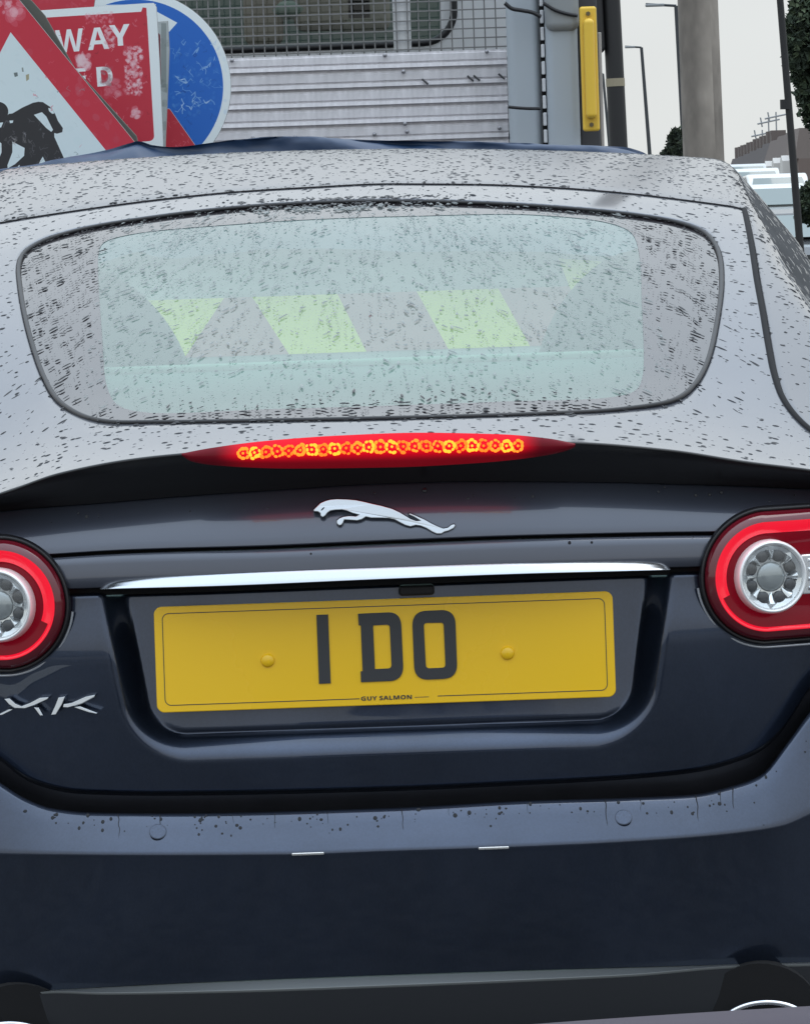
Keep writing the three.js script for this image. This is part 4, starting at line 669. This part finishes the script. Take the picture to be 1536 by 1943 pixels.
  const man = sign('triangle_sign', 'triangular white sign with red border and black digging figure', tri, 12.6, 0.004, g => {
    g.fillStyle = '#c22b3e'; g.fillRect(-400, -200, 1000, 800);
    fillPoly(g, [[20, 61], [234, 326], [-130, 352]], '#d3e0e1');
    blot(g, 160, -60, 70, 230, 320, '#b9c9ca', 7, 0.12); blot(g, 25, 20, -20, 40, 40, '#e6a6b0', 12, 0.35); blot(g, 12, -5, -5, 35, 25, '#f0d9dc', 9, 0.5);
    const z = l => l.map(([x, y]) => [x / 5.908, 160 + y / 5.908]), K = '#2b2a2c';
    g.fillStyle = K; g.beginPath(); g.ellipse(-3, 211, 19, 18, 0.3, 0, 7); g.fill();
    fillPoly(g, z([[-150, 420], [30, 400], [100, 330], [140, 325], [250, 260], [370, 205], [430, 194], [480, 198], [560, 250], [615, 325], [650, 410], [705, 490], [698, 535], [640, 552], [608, 545], [610, 590], [660, 700], [722, 838], [760, 960], [500, 1040], [-150, 1060]]), K);
    for (const h of [[[380, 340], [470, 310], [520, 360], [595, 510], [575, 532], [520, 490]], [[140, 640], [278, 712], [272, 800], [170, 895], [88, 942], [85, 905], [140, 760]], [[480, 808], [522, 890], [428, 903]], [[-10, 430], [38, 425], [15, 480], [-10, 490]], [[105, 405], [150, 402], [145, 430], [115, 435]], [[-10, 640], [18, 660], [20, 760], [-10, 830]], [[540, 262], [575, 270], [612, 325], [585, 330], [550, 300]], [[220, 900], [230, 940], [160, 960]]]) fillPoly(g, z(h), '#d3e0e1');
    scuff(g, 24, 0, 230, 110, 310, '#77757a', 1.2, 14); scuff(g, 10, 10, 260, 60, 268, '#a9a5a2', 1.3, 12);
    fillPoly(g, [[26, 138], [33, 137], [34, 144], [28, 146]], '#6b7674'); fillPoly(g, [[41, 128], [44, 128], [45, 136], [42, 136]], '#8a938e'); fillPoly(g, [[49, 142], [55, 140], [55, 150], [50, 154]], '#a39d80');
    scuff(g, 14, 60, 100, 190, 290, '#8d9b9b', 1, 10); scuff(g, 20, 60, 60, 260, 280, '#d66a78', 1.2, 8);
  }, steelBack, 3);
  { const e = [[22, -18], [60, 2], [85, 30], [140, 128], [258, 258], [268, 300], [250, 300], [180, 214], [40, 16]]; const c = man.position, P = e.map(([x, y]) => { const p = at(x, y, 12.64); return new THREE.Vector2(p.x - c.x, p.y - c.y); }); part('folded_edge', new THREE.ExtrudeGeometry(new THREE.Shape(P), { depth: 0.02, bevelEnabled: true, bevelSize: 0.002, bevelThickness: 0.002, bevelSegments: 2 }).translate(0, 0, -0.05), olive, man); }
}

// ───────────────────────── street furniture ─────────────────────────
{
  // concrete column, octagonal and slightly tapered
  const d = 32, b = at(1338, 300, d), top = at(1329, 0, d), r = 36 / (FPX / d) * 1.04, g0 = b.x;
  const col = thing('concrete_column', 'weathered grey-brown concrete lamp column rising behind the car roof', 'lamp column', [g0, 0, -d]);
  const conc = std([0.5, 0.44, 0.38], 0.9, 0, { map: rep(T.wear, 0.6, 3), bumpMap: T.fine, bumpScale: 0.004 });
  part('shaft', [cyl(r * 0.92, r * 1.08, 9, 8).rotateY(0.55).translate(0, 4.5, 0)], conc, col); part('base', [cyl(r * 1.25, r * 1.3, 0.9, 8).rotateY(0.55).translate(0, 0.45, 0)], conc, col);
  col.rotation.z = 0.009; 
  // traffic signal pole with the back of a signal head
  const pd = 28, pb = at(1182, 250, pd), pole = thing('signal_pole', 'black traffic signal pole with a narrow worn band beside the lorry', 'traffic signal', [pb.x, 0, -pd]), blk = std([0.012, 0.012, 0.013], 0.5);
  pole.rotation.z = 0.02;
  part('pole', [cyl(0.056, 0.058, 4.2, 20).translate(0, 2.1, 0)], blk, pole);
  const band = at(1176, 156, pd); part('worn_band', [cyl(0.0595, 0.0595, 0.05, 20).translate(0, band.y, 0)], std([0.3, 0.26, 0.18], 0.7), pole);
  const hb = at(1149, 101, pd); part('signal_head', [rbox(0.15, 0.95, 0.16, 0.04, hb.x - pb.x - 0.035, hb.y + 0.475, 0, 3)], blk, pole);
  part('bracket', [box(0.14, 0.03, 0.03, -0.08, hb.y + 0.12, 0), box(0.14, 0.03, 0.03, -0.08, hb.y + 0.8, 0)], blk, pole);
  // distant street lamps
  const lampM = std([0.05, 0.055, 0.06], 0.6, 0.3);
  const lamp = (label, pxT, pyT, pxB, pyB, arm, dd, w) => { const a = at(pxT, pyT, dd), b2 = at(pxB, pyB, dd), dir = a.clone().sub(b2).normalize(), g = groundY(dd), foot = b2.clone().addScaledVector(dir, (g - b2.y) / dir.y); const o = thing('street_lamp', label, 'street lamp', [foot.x, g, -dd], 0); const tip = a.clone().sub(o.position), end = at(...arm, dd).sub(o.position); part('post', [bar(V(0, 0, 0), tip, w * 0.6, 10, w * 0.42)], lampM, o); part('arm', [bar(tip, end, w * 0.25, 8)], lampM, o); const l = end.clone().lerp(tip, 0.3); part('lantern', [rbox(Math.abs(end.x - tip.x) * 0.62, w * 0.55, w * 1.2, w * 0.2, l.x, l.y - w * 0.1, l.z)], std([0.25, 0.26, 0.27], 0.6), o); };
  lamp('tall street lamp with arm to the left, just left of concrete column', 1282, 11, 1296, 258, [1224, 8], 143, 0.17);
  lamp('smaller distant street lamp between signal pole and concrete column', 1216, 90, 1232, 296, [1185, 88], 177, 0.15);
  lamp('most distant street lamp, thin line close to the black signal pole', 1143, 140, 1154, 262, [1139, 139], 240, 0.16);
  // slim dark pole at the right
  const sp = at(1504, 310, 46), st = at(1474, -60, 46), slim = thing('slim_pole', 'slim dark leaning pole in front of the evergreen and terrace', 'pole', [sp.x, 0, -46]); const dir = st.clone().sub(sp), k0 = -sp.y / dir.y;
  part('shaft', [bar(V(dir.x * k0, 0, 0), st.clone().sub(slim.position), 0.042, 10, 0.036)], blk, slim);
  part('collar', [cyl(0.056, 0.056, 0.1, 12).translate(at(1489, 198, 46).x - sp.x, at(1489, 198, 46).y, 0)], blk, slim);
}

// ───────────────────────── trees and shrubs ─────────────────────────
function foliage(n, size, test, rng, cols) { // leaf clumps through the crown's volume
  const pos = [], nor = [], col = [], c = new THREE.Color();
  for (let i = 0; i < n; i++) { const p = test(rng); if (!p) continue; const t = cols[Math.floor(rng() * cols.length)];
    for (let k = 0; k < 3; k++) { const a = V(rng() - .5, rng() - .5, rng() - .5).normalize(), b = V(rng() - .5, rng() - .5, rng() - .5).normalize(), s = size * (0.5 + rng()); const A = p.clone().addScaledVector(a, s), B = p.clone().addScaledVector(b, s * 0.7), D = p.clone().addScaledVector(a, -s * 0.4).addScaledVector(b, -s * 0.5); pos.push(...A.toArray(), ...B.toArray(), ...D.toArray()); for (let q = 0; q < 3; q++) col.push(...t); } }
  const g = new THREE.BufferGeometry(); g.setAttribute('position', new THREE.Float32BufferAttribute(pos, 3)); g.setAttribute('color', new THREE.Float32BufferAttribute(col, 3)); g.computeVertexNormals(); return g;
}
const leafM = new THREE.MeshStandardMaterial({ vertexColors: true, roughness: 0.85, side: THREE.DoubleSide }), bark = std([0.05, 0.04, 0.032], 0.95);
const greens = [[0.045, 0.068, 0.038], [0.034, 0.052, 0.032], [0.07, 0.095, 0.05], [0.025, 0.037, 0.025]];
function tree(name, label, cat, d, ctr, rx, ry, base, n, size, seed, shape) {
  const rng = mulberry(seed), c = at(ctr[0], ctr[1], d), o = thing(name, label, cat, [c.x, base, -d]);
  const sx = rx / (FPX / d), sy = ry / (FPX / d), cy = c.y - base;
  part('trunk', [bar(V(0, 0, 0), V(0, Math.max(0.3, cy), 0), Math.max(0.03, sx * 0.09), 10, Math.max(0.02, sx * 0.04)), ...[0, 1, 2, 3, 4].map(i => bar(V(0, cy * 0.5, 0), V(Math.cos(i * 1.3) * sx * 0.6, cy + sy * 0.3 * ((i % 3) - 1), Math.sin(i * 1.3) * sx * 0.6), sx * 0.04, 6, sx * 0.015))], bark, o);
  part('crown', foliage(n, size, r => { for (let k = 0; k < 20; k++) { const v = V(r() * 2 - 1, r() * 2 - 1, r() * 2 - 1), l = v.length(); const edge = 0.78 + 0.5 * (fbm(v.x * 2.3 + seed, v.y * 2.3, v.z * 2.3, 0, 3) - 0.5) * 1.3; if (l < edge * (shape ? shape(v) : 1) && l > 0.25 * edge) return V(v.x * sx, cy + v.y * sy, v.z * sx); } return null; }, rng, d > 100 ? greens.map(c => c.map(v => v * 0.55)) : greens), leafM, o);
}
tree('evergreen_tree', 'dark evergreen tree at the upper right edge against the sky', 'tree', 52, [1594, 55], 132, 230, 0, 12000, 0.065, 11);
tree('shrub', 'dark leafy bush beside the pale cars at right', 'bush', 56, [1558, 392], 58, 70, -0.1, 5200, 0.036, 12);
tree('round_tree', 'dark dome-shaped tree just left of the concrete column', 'tree', 120, [1300, 305], 52, 82, groundY(120), 4200, 0.1, 13);

// ───────────────────────── terrace far up the road ─────────────────────────
{
  const brick = [std([0.17, 0.13, 0.115], 0.9), std([0.2, 0.165, 0.15], 0.9), std([0.14, 0.115, 0.105], 0.9)], slate = std([0.085, 0.075, 0.075], 0.85), render_ = std([0.62, 0.6, 0.57], 0.8), pane = std([0.05, 0.06, 0.065], 0.25);
  // the row faces the road; nearest house first, each stepping down the street
  const H = [[1512, 243], [1494, 249], [1479, 256], [1464, 265], [1450, 271], [1436, 280], [1424, 285], [1412, 291], [1400, 296], [1389, 300], [1379, 303]];
  const says = ['brown gable-ended house, nearest of the far terrace by the slim pole', 'second far terraced house, just left of the slim pole', 'third far terraced house with pale bay front', 'fourth far terraced house with pale bay, where the row steps down', 'fifth far terraced house, last with a pale bay front', 'sixth far terraced house with chimney and aerial against the sky', 'seventh far terraced house under the second roof aerial', 'eighth far terraced house, low dark roof with chimneys', 'ninth far terraced house, second last before the concrete column', 'last and smallest far terraced house beside the concrete column'];
  for (let i = 0; i < 10; i++) {
    const dOf = k => 22 * FPX / (H[k][0] - 768), d = dOf(i), L = dOf(i + 1) - d - 0.04, c = at(H[i][0], H[i][1], d), h = 5.6, eave = 3.9, base = c.y - h;
    const o = thing('terraced_house', says[i], 'house', [c.x, base, -d], 0, 'far terraced houses up the road');
    part('wall', [box(7, eave, L, 3.5, eave / 2, -L / 2)], brick[i % 3], o);
    const rs = i === 0 ? [[-0.2, eave], [0.1, h], [7, h], [7.2, eave]] : [[-0.25, eave], [0.35, h], [5, h], [7.2, eave]];
    part('roof', new THREE.ExtrudeGeometry(new THREE.Shape(rs.map(a => new THREE.Vector2(...a))), { depth: L, bevelEnabled: false }).translate(0, 0, -L), i === 0 ? brick[1] : i < 4 ? brick[2] : slate, o);
    if (i > 3) for (const u of [0.1, 0.62]) part('chimney', box(0.9, 1.3, L * 0.2, 0.9, h + 0.1, -L * (u + 0.1)), brick[2], o);
    if (i < 5) { const b = new THREE.Shape([[0, 0], [L * 0.45, 0], [L * 0.34, eave * 0.98], [L * 0.2, eave * 1.06], [L * 0.1, eave * 0.98]].map(a => new THREE.Vector2(...a))); part('bay_front', new THREE.ExtrudeGeometry(b, { depth: 0.7, bevelEnabled: false }).rotateY(Math.PI / 2).translate(-0.72, 0, -L * 0.25), render_, o); }
    part('window', box(0.06, 1.1, L * 0.28, -0.02, eave * 0.7, -L * 0.84), pane, o);
    if (i === 5 || i === 6 || i === 4) part('aerial', [bar(V(0.9, h, -2), V(0.9, h + 1.9 - (i === 6) * 0.6, -2), 0.05, 6), bar(V(0.2, h + 1.5 - (i === 6) * 0.6, -2), V(1.6, h + 1.75 - (i === 6) * 0.6, -2), 0.06, 6), bar(V(0.5, h + 1.3 - (i === 6) * 0.6, -2), V(0.4, h + 1.9 - (i === 6) * 0.6, -2), 0.05, 6)], std([0.3, 0.31, 0.32], 0.6), o);
  }
}

// ───────────────────────── queue on the other side ─────────────────────────
function vehicle(name, label, cat, px, pyRoof, d, w, h, color) {
  const r = at(px, pyRoof, d), base = r.y - h, o = thing(name, label, cat, [r.x, base, -d], 0, 'pale vehicles on the far side of the road');
  const m = phys(color, { roughness: 0.35, clearcoat: 1, clearcoatRoughness: 0.06 }), gl = phys([0.13, 0.17, 0.16], { roughness: 0.1, clearcoat: 1 }), L = 4.3;
  const s = new THREE.Shape(); const beltY = h * 0.62; // side view: nose towards the camera (+x of the outline)
  [[0, 0.25], [0, beltY * 0.75], [-0.15, beltY * 0.86], [-1.15, beltY], [-1.75, h * 0.95], [-2.1, h], [-3.7, h * 0.985], [-4.2, beltY], [-L, beltY * 0.9], [-L, 0.25]].forEach(([x, y], i) => i ? s.lineTo(x, y) : s.moveTo(x, y));
  const g = new THREE.ExtrudeGeometry(s, { depth: w - 0.16, bevelEnabled: true, bevelSize: 0.08, bevelThickness: 0.08, bevelSegments: 3 }).rotateY(-Math.PI / 2).translate((w - 0.16) / 2, 0, 0);
  part('body', g, m, o);
  const a = V(0, beltY + 0.05, -1.06), b = V(0, h * 0.93, -1.65), n = V(0, 0.72, 0.68);
  const ws = []; for (let k = 0; k <= 2; k++) { const p = a.clone().lerp(b, k / 2).addScaledVector(n, 0.1), q = lerp(0.46, 0.4, k / 2) * w; ws.push([-1, -0.5, 0, 0.5, 1].map(u => V(u * q, p.y, p.z + 0.03 * (1 - u * u)))); }
  part('windscreen', loft(ws, V(0, 0.5, 1)), gl, o);
  for (const u of [-1, 1]) { part('headlamp', [rbox(0.32, 0.16, 0.1, 0.04, u * w * 0.36, beltY * 0.72, 0.06)], phys([0.7, 0.72, 0.72], { roughness: 0.15, clearcoat: 1 }), o); for (const z of [-0.8, -3.4]) part('wheel', [cyl(0.31, 0.31, 0.2, 20).rotateZ(Math.PI / 2).translate(u * (w / 2 - 0.08), 0.31, z)], M.rubber, o); }
  part('grille', [rbox(w * 0.42, 0.16, 0.05, 0.02, 0, beltY * 0.55, 0.085)], M.black, o);
}
vehicle('white_car', 'white car nearest in the pale queue, beside the dark bush', 'car', 1472, 354, 112, 1.78, 1.5, [0.62, 0.66, 0.65]);
vehicle('white_car', 'white car second in the pale queue with broad white roof', 'car', 1482, 333, 145, 2.0, 1.75, [0.66, 0.68, 0.67]);
vehicle('white_van', 'white van third in the pale queue, below the house bays', 'van', 1440, 322, 186, 1.95, 1.9, [0.64, 0.66, 0.66]);
vehicle('grey_van', 'pale grey van farthest in the queue, under the dark roofs', 'van', 1422, 313, 235, 2.0, 1.95, [0.5, 0.52, 0.52]);
vehicle('dark_car', 'dark car at the right edge below the bush', 'car', 1560, 404, 70, 1.8, 1.3, [0.02, 0.022, 0.024]);

renderer.render(scene, camera);
